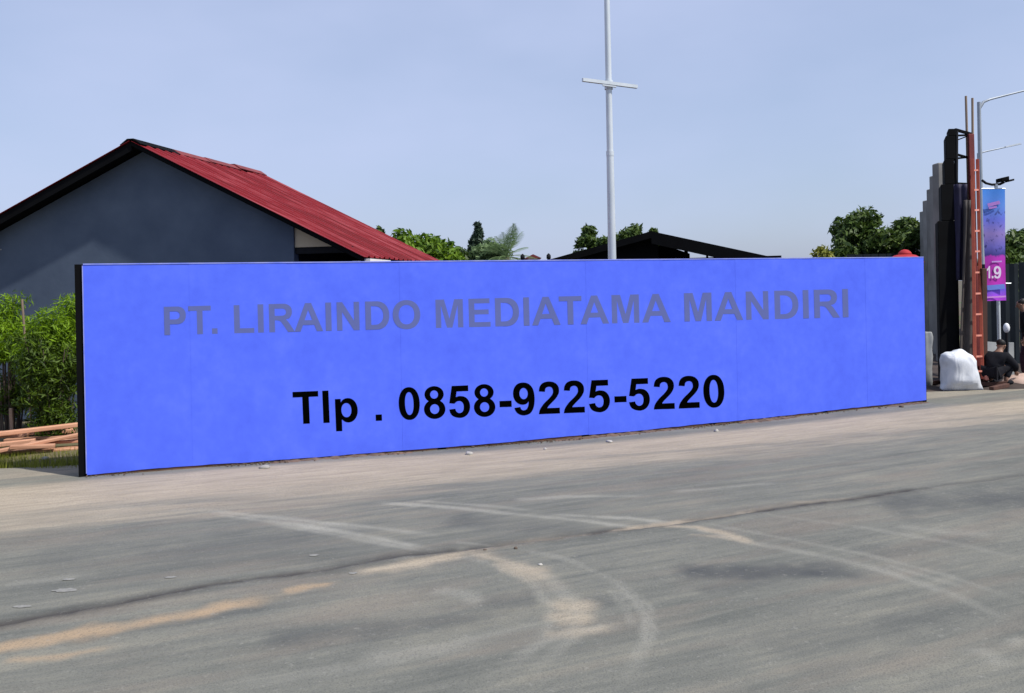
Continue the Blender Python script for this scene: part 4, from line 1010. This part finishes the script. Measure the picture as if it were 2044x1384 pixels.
def build_ladder():
    Yl = 16.3
    root = empty('orange_ladder', gnd(1954, 760), 'orange red ladder leaning upright beside the black tower', 'ladder')
    tl, tr = at(1941, 318, Yl + .25), at(1951, 318, Yl + .45); bl, br = at(1946, 757, Yl - .15), at(1961, 757, Yl + .05)
    bl.z = max(bl.z, .03); br.z = max(br.z, .03)
    for a, b in ((bl, tl), (br, tr)):
        MB().beam(a, b, .035, .06, (.5, .86, 0)).build('rail', 'orange', root, bevel=.004)
    for y in (341, 381, 422, 464, 505, 547, 589, 630, 672, 713, 742):
        t = (757 - y) / (757 - 318); p0, p1 = bl.lerp(tl, t), br.lerp(tr, t)
        ex = (p1 - p0).normalized() * .012
        MB().beam(p0 - ex, p1 + ex + Vector((0, 0, .004)), .03, .034).build('rung', 'rung', root)
    for b, dx in ((bl, -.02), (br, .05)):
        MB().box(b + Vector((dx, -.03, .03)), .07, .12, .10).build('foot', 'rung', root, bevel=.015)
    tag(MB().beam(at(1937.5, 268, YT + .15), Vector((at(1949, 765, YT + .1).x, YT + .1, 0)), .11, .07, (1, 0, 0)).build('scaffold_pole', 'maroon', bevel=.008),
        'maroon timber upright left of the ladder', 'post')
    tag(MB().prism([at(1943, 532, YT + .12), at(1958, 532, YT + .12), at(1961, 768, YT + .12), at(1944, 768, YT + .12)], Vector((0, .04, 0))).build('leaning_board', 'maroon', bevel=.006),
        'reddish brown board standing behind the lower half of the ladder', 'board')
    tag(MB().beam(Vector((at(1965, 772, YT - .1).x, YT - .1, -.05)), at(1963, 536, YT - .1), .10, .08, (1, 0, 0)).build('short_post', 'brown_wood', bevel=.008),
        'short dark post right of the ladder', 'post')
    for k, (x0, y0, x1, lab) in enumerate(((1928, 192, 1938, 'left bamboo pole sticking up above the ladder'), (1941, 196, 1943, 'right bamboo pole sticking up above the ladder'))):
        A = at(x0, y0, YT + .3); Bq = at(x1, 640, YT + .3); Bq = A.lerp(Bq, (A.z) / (A.z - Bq.z))
        tag(MB().tube([A, A.lerp(Bq, .5) + Vector((.01, 0, 0)), Bq], [.022, .026, .03], 8).build('bamboo_pole', 'wood_pale', smooth=True), lab, 'pole')
build_ladder()

def street_lamp(x, ytop, Y, arm_to, label, head=True, dia=.13):
    tp = at(x, ytop, Y); base = Vector((tp.x, Y, -.05))
    root = empty('street_lamp', base, label, 'street lamp', 'street lamps along the far road')
    MB().tube([base, Vector((tp.x, Y, tp.z * .5)), tp], [dia * .58, dia * .5, dia * .40], 12).build('pole', 'galv_far', root, True)
    e = at(*arm_to)
    MB().tube([tp + Vector((0, 0, -.25)), tp.lerp(e, .08) + Vector((0, 0, -.04)), tp.lerp(e, .2), tp.lerp(e, .6), e], [.05, .05, .04, .033, .03], 8).build('arm', 'galv_far', root, True)
    if head:
        d = (e - tp).normalized(); c = e + d * .35
        h = MB(); sd_ = d.cross(Vector((0, 0, 1))).normalized(); up = sd_.cross(d)
        h.hexa([c - d * .45 - sd_ * .07 - up * .03, c + d * .45 - sd_ * .12 - up * .03, c + d * .45 + sd_ * .12 - up * .03, c - d * .45 + sd_ * .07 - up * .03,
                c - d * .40 - sd_ * .05 + up * .05, c + d * .38 - sd_ * .09 + up * .06, c + d * .38 + sd_ * .09 + up * .06, c - d * .40 + sd_ * .05 + up * .05])
        h.build('lamp_head', 'galv_far', root, bevel=.012)
    return root
street_lamp(1954, 204, 29, (2062, 177, 29.3), 'nearer street lamp with its arm reaching out at the right edge', dia=.15)
street_lamp(1952, 306, 42, (2008, 294, 42.2), 'farther street lamp whose arm shows below the nearer one', dia=.11)

def banner_mat():
    m, nt, p = new_mat('printed_banner')
    tc = nt.nodes.new('ShaderNodeUVMap'); sep = nt.nodes.new('ShaderNodeSeparateXYZ')
    nt.links.new(tc.outputs[0], sep.inputs[0]); v = sep.outputs['Y']
    n = nt.nodes.new('ShaderNodeTexNoise'); n.inputs['Scale'].default_value = 5; n.inputs['Detail'].default_value = 4
    mp = nt.nodes.new('ShaderNodeMapping'); mp.inputs['Scale'].default_value = (1, 3.2, 1); nt.links.new(tc.outputs[0], mp.inputs[0]); nt.links.new(mp.outputs[0], n.inputs[0])
    vv = mth(nt, 'ADD', v, mth(nt, 'MULTIPLY', mth(nt, 'SUBTRACT', n.outputs[0], .5), .05))
    c = ramp(nt, [(0.0, srgb(190, 60, 220)), (.10, srgb(110, 90, 230)), (.14, srgb(190, 40, 180)), (.27, srgb(175, 30, 165)), (.395, srgb(180, 40, 180)),
                  (.41, srgb(50, 45, 130)), (.48, srgb(100, 95, 185)), (.60, srgb(140, 120, 190)), (.72, srgb(100, 110, 215)), (.85, srgb(90, 140, 225)), (1.0, srgb(55, 130, 220))], vv)
    blot = ramp(nt, [(.56, (0, 0, 0)), (.66, (1, 1, 1))], n.outputs[0])
    band = ramp(nt, [(.38, (0, 0, 0)), (.42, (1, 1, 1)), (.78, (1, 1, 1)), (.84, (0, 0, 0))], v)
    c = mixc(nt, mth(nt, 'MULTIPLY', blot, band), c, srgb(35, 35, 110))
    nt.links.new(c, p.inputs['Base Color']); p.inputs['Roughness'].default_value = .6
    return m
def build_banner():
    Yb = 17.6
    top = at(1988, 368, Yb); base = Vector((top.x, Yb, -.05))
    root = empty('banner_pole', base, 'pole with a tall blue and magenta banner and floodlight at the right edge', 'banner')
    MB().tube([base, top], .035, 10).build('pole', 'galv', root, True)
    c = [at(1961, 378, Yb - .06), at(2005, 378, Yb - .06), at(2009, 600, Yb - .06), at(1969, 601, Yb - .06)]
    nx, nz = 8, 24; vs, fs, uv = [], [], []
    for j in range(nz + 1):
        for i in range(nx + 1):
            s, t = i / nx, j / nz; q = c[0].lerp(c[1], s).lerp(c[3].lerp(c[2], s), t)
            q.y += .018 * math.sin(s * 5 + t * 4); vs.append(tuple(q)); uv.append((s, 1 - t))
    for j in range(nz):
        for i in range(nx):
            q = j * (nx + 1) + i; fs.append((q, q + nx + 1, q + nx + 2, q + 1))
    me = bpy.data.meshes.new('banner'); me.from_pydata(vs, [], fs); me.update()
    ul = me.uv_layers.new(name='UVMap')
    for l in me.loops: ul.data[l.index].uv = uv[l.vertex_index]
    ob = link('banner', me, banner_mat(), root, True)
    def surf(px, py): return at(px, py, Yb - .095)
    tm = plain('banner_white_print', (.80, .70, .86), (.74, .62, .82), 4, .6, bmp=0)
    s = .0165
    for ch, dx, kx in (('1', -2, .62), ('.', 8, .7), ('9', 12.5, .92)):
        gm = glyph_mesh(ch, lambda gx, gy: surf(1970 + dx + gx * s * kx, 556 - gy * s - (gx * s * .02)), 'numeral')
        link('numeral', gm, tm, ob)
    # pink title squiggle, pale band and lower pink line as printed strips
    for k, (x0, y0, x1, y1, w, col) in enumerate(((1972, 410, 1996, 404, .07, (.42, .20, .62)), (1974, 416, 1990, 413, .04, (.42, .2, .62)),
                                                  (1971, 575, 2006, 572, .10, (.16, .25, .75)), (1970, 594, 2008, 592, .035, (.70, .30, .82)),
                                                  (1980, 523, 2000, 522, .03, (.62, .35, .8)))):
        m = plain('banner_print', col, tuple(q * .85 for q in col), 6, .6, bmp=0)
        MB().beam(surf(x0, y0) + Vector((0, .006, 0)), surf(x1, y1) + Vector((0, .006, 0)), .003, w, (0, 1, 0)).build('printed_strip', m, ob)
    for y, xa, xb in ((377, 1959, 2007), (566, 1972, 2018)):
        MB().tube([at(xa, y, Yb - .03), at(xb, y, Yb - .03)], .012, 8).build('banner_rod', 'galv', root)
    # bracket and floodlight on top
    MB().tube([at(x_, y_, Yb) for x_, y_ in ((1960, 360), (1968, 366), (1980, 369), (1996, 368), (2004, 364))], .026, 8).build('bracket', 'charcoal', root, True)
    a, b = at(1993, 361, Yb), at(2009, 357, Yb)
    MB().box((a + b) / 2, .17, .22, .085, b - a).build('floodlight', 'black', root, bevel=.012)
    MB().box(at(2015, 361, Yb), .12, .16, .04, b - a).build('floodlight_fin', 'charcoal', root, bevel=.008)
build_banner()

def build_sack(lv, label, Y, seed=1, depth=.24, tilt=0.0):
    from mathutils import noise as mnoise
    bm = bmesh.new(); n = 44; rings = []
    zs = [lv[0][2]]
    dense = []
    for a, b in zip(lv[:-1], lv[1:]):
        for i in range(3): dense.append(tuple(a[q] + (b[q] - a[q]) * i / 3 for q in range(3)))
    dense.append(lv[-1]); top_y = lv[-1][2]; bot_y = lv[0][2]
    for (xl, xr, y) in dense:
        a, b = at(xl, y, Y), at(xr, y, Y); cx, hw = (a.x + b.x) / 2, (b.x - a.x) / 2; ring = []
        z = max((a.z + b.z) / 2, 0.0); h = (bot_y - y) / (bot_y - top_y)
        for k in range(n):
            t = 2 * math.pi * k / n; c, s = math.cos(t), math.sin(t); e = 2 / 2.7
            x = cx + hw * math.copysign(abs(c) ** e, c); yy = Y + min(depth, hw * .9) * (0.55 + 2.1 * h if h < .26 else 1.1 - .3 * (h - .26)) * math.copysign(abs(s) ** e, s)
            p = Vector((x, yy, z))
            w = mnoise.noise(p * 5 + Vector((seed, 0, 0))) * .022 + mnoise.noise(Vector((x * 13, yy * 13, z * 3 + seed))) * .016
            f = min(1, h * 6) if h < .5 else 1
            p.x += c * w * f; p.y += s * w * f
            p.z += (mnoise.noise(p * 7) * .05 + tilt * c * hw) * max(0, h - .55) * 2
            ring.append(bm.verts.new(p))
        rings.append(ring)
    for r0, r1 in zip(rings[:-1], rings[1:]):
        for k in range(n): bm.faces.new((r0[k], r0[(k + 1) % n], r1[(k + 1) % n], r1[k]))
    bm.faces.new(rings[0][::-1]); bm.faces.new(rings[-1])
    bmesh.ops.recalc_face_normals(bm, faces=bm.faces)
    me = bpy.data.meshes.new('sack'); bm.to_mesh(me); bm.free()
    o = link('white_sack', me, 'sack', smooth=True)
    return tag(o, label, 'sack')
build_sack(((1878, 1959, 781), (1877, 1961, 778), (1882, 1952, 765), (1883, 1948, 750), (1883, 1945, 735), (1880, 1944, 720), (1882, 1938, 710), (1892, 1928, 703), (1903, 1919, 698)),
           'bulging white woven sack standing at the road edge before the black tower', 15.9, 2, .26)
build_sack(((1838, 1860, 771), (1836, 1861, 762), (1838, 1860, 735), (1839, 1861, 700), (1840, 1860, 672), (1842, 1858, 664)),
           'narrow pale sack half hidden by the right end of the hoarding', 16.4, 4, .16).data.materials[0] = M['palegrey']

# dark sheet fence and odds and ends behind the squatting person
def build_fence():
    root = empty('sheet_fence', at(2010, 733, 20), 'dark sheet metal fence behind the squatting person', 'fence')
    A = at(1958, 528, 20.2); zt = A.z; x = A.x; k = 0
    while x < A.x + 4.2:
        y = 20.2 - (x - A.x) * .12
        mb = MB(); n = 8; w = .82
        for i in range(n + 1):
            s = i / n; d = .03 if i % 2 else 0
            mb.v += [(x + w * s, y - w * s * .12 - d, -.05), (x + w * s, y - w * s * .12 - d, zt + .03 * (k % 2))]
        for i in range(n): mb.f.append((2 * i, 2 * i + 2, 2 * i + 3, 2 * i + 1))
        o = mb.build('sheet', 'fence', root); md = o.modifiers.new('t', 'SOLIDIFY'); md.thickness = .006
        x += w + .01; k += 1
    q = at(2009, 655, 19.6)
    bm = bmesh.new(); bmesh.ops.create_uvsphere(bm, u_segments=16, v_segments=10, radius=1)
    me = bpy.data.meshes.new('globe'); bm.to_mesh(me); bm.free()
    root2 = empty('globe_lamp', Vector((q.x, q.y, 0)), 'small white oval globe on a thin dark post behind the squatting person', 'lamp')
    o = link('globe', me, 'white', None, True); o.scale = (.07, .07, .115); o.location = q
    o.parent = root2; o.matrix_parent_inverse = root2.matrix_basis.inverted()
    MB().tube([(q.x, q.y, -.05), q - Vector((0, 0, .12))], .03, 8).build('post', 'charcoal', root2)
    a = at(1968, 682, 18.9)
    c = [at(1969, 738, 18.6), at(1993, 738, 18.6), at(1995, 684, 18.9), at(1969, 682, 18.9)]
    c[0].z = c[1].z = 0.0
    tag(MB().prism(c, Vector((0, .03, 0))).build('grey_sheet', 'palegrey', bevel=.004), 'pale grey sheet leaning on the dark fence behind the squatting person', 'sheet')
    c = [at(2012, 745, 17.6), at(2025, 745, 17.6), at(2024, 684, 17.8), at(2014, 684, 17.8)]
    c[0].z = c[1].z = 0.0
    tag(MB().prism(c, Vector((0, .03, 0))).build('grey_sheet', 'palegrey', bevel=.004), 'narrow pale sheet between the two people', 'sheet')
build_fence()
def build_sand_heap():
    c = gnd(2040, 768); bm = bmesh.new(); bmesh.ops.create_icosphere(bm, subdivisions=3, radius=1)
    for v in bm.verts:
        z = v.co.z; rr = math.hypot(v.co.x, v.co.y)
        v.co.z = max(0, z) ** 1.4 * .2 + .02 * math.sin(9 * v.co.x) * math.sin(8 * v.co.y); v.co.x *= .42; v.co.y *= .35
    me = bpy.data.meshes.new('sand'); bm.to_mesh(me); bm.free()
    m = plain('pinkish_sand', (.55, .40, .33), (.42, .30, .24), 6, .95)
    o = link('sand_heap', me, m, smooth=True); o.location = (c.x + .1, c.y + .1, .0); tag(o, 'small pinkish heap of sand at the right edge beside the people', 'sand')
build_sand_heap()
for k, (x, y, L, ang, lab) in enumerate(((1868, 768, .5, .3, 'short dark offcut lying left of the white sack'), (1975, 772, .6, -.2, 'short dark offcut lying right of the white sack'),
                                         (1995, 778, .5, .5, 'dark offcut lying before the squatting person'))):
    c = gnd(x, y); c.z = .05; d = Vector((math.cos(ang), math.sin(ang), .06))
    tag(MB().beam(c - d * L / 2, c + d * L / 2, .09, .07).build('timber_offcut', 'brown_wood', bevel=.006), lab, 'offcut')

# ------------------------------------------------------------------ people
def skin_mesh(chains, sub=2):
    """chains: list of (points, radii, links) -> one mesh grown by Skin + Subdivision"""
    me = bpy.data.meshes.new('skel'); vs, es, rs, roots = [], [], [], []
    for pts, rad, edges in chains:
        o = len(vs); vs += [tuple(p) for p in pts]; rs += rad; es += [(a + o, b + o) for a, b in edges]; roots.append(o)
    me.from_pydata(vs, es, []); me.update()
    ob = bpy.data.objects.new('tmp', me); COL.objects.link(ob)
    sm = ob.modifiers.new('skin', 'SKIN'); sm.use_smooth_shade = True
    if not me.skin_vertices: me.attributes.new  # layer is created with the modifier in the evaluated mesh
    bm = bmesh.new(); bm.from_mesh(me); lay = bm.verts.layers.skin.verify(); bm.verts.ensure_lookup_table()
    for i, v in enumerate(bm.verts):
        v[lay].radius = rs[i] if isinstance(rs[i], tuple) else (rs[i], rs[i]); v[lay].use_root = i in roots
    bm.to_mesh(me); bm.free()
    ss = ob.modifiers.new('sub', 'SUBSURF'); ss.levels = ss.render_levels = sub
    dg = bpy.context.evaluated_depsgraph_get(); dg.update()
    out = bpy.data.meshes.new_from_object(ob.evaluated_get(dg)); bpy.data.objects.remove(ob)
    return out
def person(base, heading, J, label, shirt, trousers, sleeve='long'):
    """J: joints in a local frame, x forward, y left, z up"""
    root = empty('person', base, label, 'person')
    Mx = Matrix.Translation(base) @ Matrix.Rotation(heading, 4, 'Z')
    W = lambda p: Mx @ Vector(p)
    def place(me, name, mat, parent):
        me.transform(Mx); return link(name, me, mat, parent, True)
    V = Vector
    hip, chest, neck, head = V(J['hip']), V(J['chest']), V(J['neck']), V(J['head'])
    up = (head - neck).normalized(); fw = V(J.get('face', (1, 0, 0))).normalized(); fw = (fw - up * fw.dot(up)).normalized()
    pts = [hip, hip.lerp(chest, .5), chest, neck, head - up * .05 + fw * .02, head + up * .0, head + up * .07 - fw * .01]
    rad = [.115, .105, .125, .052, .068, .088, .066]; ed = [(0, 1), (1, 2), (2, 3), (3, 4), (4, 5), (5, 6)]
    def limb(parent, joints, rr):
        prev = parent
        for q, r_ in zip(joints, rr):
            pts.append(V(q)); rad.append(r_); ed.append((prev, len(pts) - 1)); prev = len(pts) - 1
        return prev
    for s in (0, 1):
        limb(2, J['arm'][s], (.055, .042, .028, .030)); limb(0, J['leg'][s], (.085, .058, .04, .034, .026))
    body = [(pts, rad, ed)]
    # nose, ears
    body.append(([head - up * .005 + fw * .06, head - up * .03 + fw * .108], [.016, .015], [(0, 1)]))
    sd_ = up.cross(fw)
    for s in (-1, 1): body.append(([head + sd_ * s * .07 - up * .02, head + sd_ * s * .095 - up * .005], [.02, .014], [(0, 1)]))
    # fingers and thumb
    for s in (0, 1):
        w, h = V(J['arm'][s][2]), V(J['arm'][s][3]); d = (h - w).normalized(); sx = d.cross(V((0, 0, 1)));
        sx = sx.normalized() if sx.length > .1 else V((0, 1, 0)); dn = sx.cross(d)
        for k, L in enumerate((.062, .072, .068, .052)):
            o = h + sx * (k - 1.5) * .018
            body.append(([o, o + d * L * .55 + dn * -.006, o + d * L * .9 - dn * .03], [.0095, .0088, .0075], [(0, 1), (1, 2)]))
        sg = 1 if s else -1
        body.append(([w.lerp(h, .55) + sx * sg * .02, w.lerp(h, .8) + sx * sg * .05, h + sx * sg * .055 + d * .012], [.011, .010, .0085], [(0, 1), (1, 2)]))
    place(skin_mesh(body), 'body', 'skin', root)
    # shirt
    p2 = [hip + V((0, 0, .02)), hip.lerp(chest, .5), chest, chest.lerp(neck, .72)]; r2 = [.15, .15, .175, .085]; e2 = [(0, 1), (1, 2), (2, 3)]
    for s in (0, 1):
        a = J['arm'][s]; i = len(p2); end = V(a[1]).lerp(V(a[2]), .85 if sleeve == 'long' else .0)
        p2 += [V(a[0]), V(a[1]), end] if sleeve == 'long' else [V(a[0]), V(a[0]).lerp(V(a[1]), .8)]
        r2 += [.098, .080, .058] if sleeve == 'long' else [.075, .062]
        e2 += [(2, i), (i, i + 1)] + ([(i + 1, i + 2)] if sleeve == 'long' else [])
    place(skin_mesh([(p2, r2, e2)]), 'shirt', shirt, root)
    p3 = [hip - V((0, 0, .0))]; r3 = [.135]; e3 = []
    for s in (0, 1):
        a = J['leg'][s]; i = len(p3); p3 += [V(a[0]), V(a[1]), V(a[1]).lerp(V(a[2]), .9)]; r3 += [.105, .078, .058]; e3 += [(0, i), (i, i + 1), (i + 1, i + 2)]
    place(skin_mesh([(p3, r3, e3)]), 'trousers', trousers, root)
    for s in (0, 1):
        a = J['leg'][s]; place(skin_mesh([([V(a[2]) - V((.0, 0, .015)), V(a[3]), V(a[4])], [.05, .045, .036], [(0, 1), (1, 2)])]), 'shoe', 'darkcloth', root)
    hp = [head + up * .085 - fw * .015, head + up * .04 - fw * .03, head - up * .04 - fw * .045]
    place(skin_mesh([(hp, [.078, .098, .07], [(0, 1), (1, 2)])]), 'hair', 'hair', root)
    return root
squat = dict(hip=(0, 0, .24), chest=(.17, 0, .50), neck=(.23, 0, .635), head=(.30, 0, .745), face=(1, 0, -.5),
             arm=(((.18, .17, .55), (.34, .22, .34), (.50, .15, .22), (.56, .13, .18)), ((.18, -.17, .55), (.36, -.22, .36), (.52, -.13, .24), (.58, -.11, .20))),
             leg=(((.02, .10, .24), (.36, .17, .44), (.17, .15, .09), (.24, .15, .04), (.38, .17, .04)), ((.02, -.10, .24), (.38, -.16, .42), (.19, -.14, .09), (.26, -.14, .04), (.40, -.16, .04))))
b1 = gnd(1981, 772); b1.z = 0.03
person(b1, R(28), squat, 'person in black clothes squatting at the road edge and bending over low work', 'darkcloth', 'darkcloth')
stand = dict(hip=(0, 0, .86), chest=(.05, 0, 1.22), neck=(.10, 0, 1.40), head=(.15, 0, 1.52), face=(1, 0, -.35),
             arm=(((.05, .19, 1.31), (.02, .25, 1.04), (.10, .20, .84), (.12, .18, .77)), ((.05, -.19, 1.31), (.02, -.25, 1.04), (.10, -.20, .84), (.12, -.18, .77))),
             leg=(((0, .10, .84), (.05, .12, .46), (.0, .12, .09), (.06, .12, .04), (.20, .14, .04)), ((0, -.10, .84), (.12, -.12, .47), (.10, -.13, .09), (.16, -.13, .04), (.30, -.14, .04))))
b2 = gnd(2058, 764); b2.z = 0.03
person(b2, R(150), stand, 'person in dark clothes standing at the right edge of the picture', 'darkcloth', 'plumcloth')

# ------------------------------------------------------------------ far odds and ends above the hoarding
def build_far():
    Y = 58; a = at(862, 508, Y); b = at(948, 508, Y)
    root = empty('low_white_building', Vector(((a.x + b.x) / 2, Y + 2, 0)), 'low white building between the bright trees and the pale shrub', 'building')
    zt = at(905, 506, Y).z
    MB().box(((a.x + b.x) / 2, Y + 2, zt / 2 - .1), b.x - a.x, 4, zt + .1).build('wall', 'white_wall', root)
    MB().prism([(a.x - .4, Y - .4, zt), (b.x + .4, Y - .4, zt), (b.x + .4, Y - .4, zt + .12), (a.x - .4, Y - .4, zt + .12)], (0, 4.8, 0)).build('roof', 'charcoal', root)
    Y = 60; a = at(1050, 516, Y); b = at(1078, 516, Y); t = at(1060, 508, Y)
    root = empty('small_red_roofed_hut', Vector((a.x, Y, 0)), 'tiny distant hut with a reddish roof left of the black shed', 'hut')
    MB().box(((a.x + b.x) / 2, Y + 1.5, a.z / 2), b.x - a.x - .3, 3, a.z).build('wall', 'white_wall', root)
    MB().prism([(a.x - .1, Y - .2, a.z), (b.x + .1, Y - .2, a.z), ((a.x + b.x) / 2, Y - .2, t.z)], (0, 3.4, 0)).build('roof', 'maroon', root)
    for k, (x, yt, lab) in enumerate(((1043, 507, 'short dark post top left of the black shed beyond the palm'), (1095, 506, 'dark rounded post top at the left eave of the black shed'))):
        q = at(x, yt, 27)
        mb = MB().tube([(q.x, 27, -.05), (q.x, 27, q.z - .18), (q.x, 27, q.z - .16), (q.x, 27, q.z - .06), (q.x, 27, q.z)], [.05, .05, .075, .07, .02], 10)
        tag(mb.build('gate_post', 'charcoal', smooth=True), lab, 'post')
    Y = 34; a = at(1690, 511, Y); b = at(1800, 509, Y)
    root = empty('boundary_wall', Vector(((a.x + b.x) / 2, Y, 0)), 'low dark boundary wall in front of the dark trees', 'wall')
    n = 7; w = (b.x - a.x) / n
    for k in range(n): MB().box((a.x + w * (k + .5), Y, a.z / 2), w - .03, .12, a.z + .1).build('wall_panel', 'fence', root)
    Y = 21; q = at(1806, 498, Y)
    root = empty('red_parasol', Vector((q.x, Y, 0)), 'red parasol with a domed cap peeping over the right end of the hoarding', 'parasol')
    def dome(rs, zs, name):
        mb = MB(); n = 20
        for r_, z in zip(rs, zs):
            for k in range(n):
                t = 2 * math.pi * k / n; mb.v.append((q.x + r_ * math.cos(t), Y + r_ * math.sin(t), q.z + z))
        for j in range(len(rs) - 1):
            for k in range(n): mb.f.append((j * n + k, j * n + (k + 1) % n, (j + 1) * n + (k + 1) % n, (j + 1) * n + k))
        o = mb.build(name, 'parasol', root, True); md = o.modifiers.new('t', 'SOLIDIFY'); md.thickness = .01
    dome((.01, .08, .13, .155, .16), (0, -.02, -.06, -.10, -.125), 'vent_cap')
    dome((.12, .25, .36, .44), (-.12, -.15, -.22, -.33), 'canopy')
    MB().tube([(q.x, Y, -.05), (q.x, Y, q.z - .02)], .025, 8).build('pole', 'wood_pale', root)
build_far()
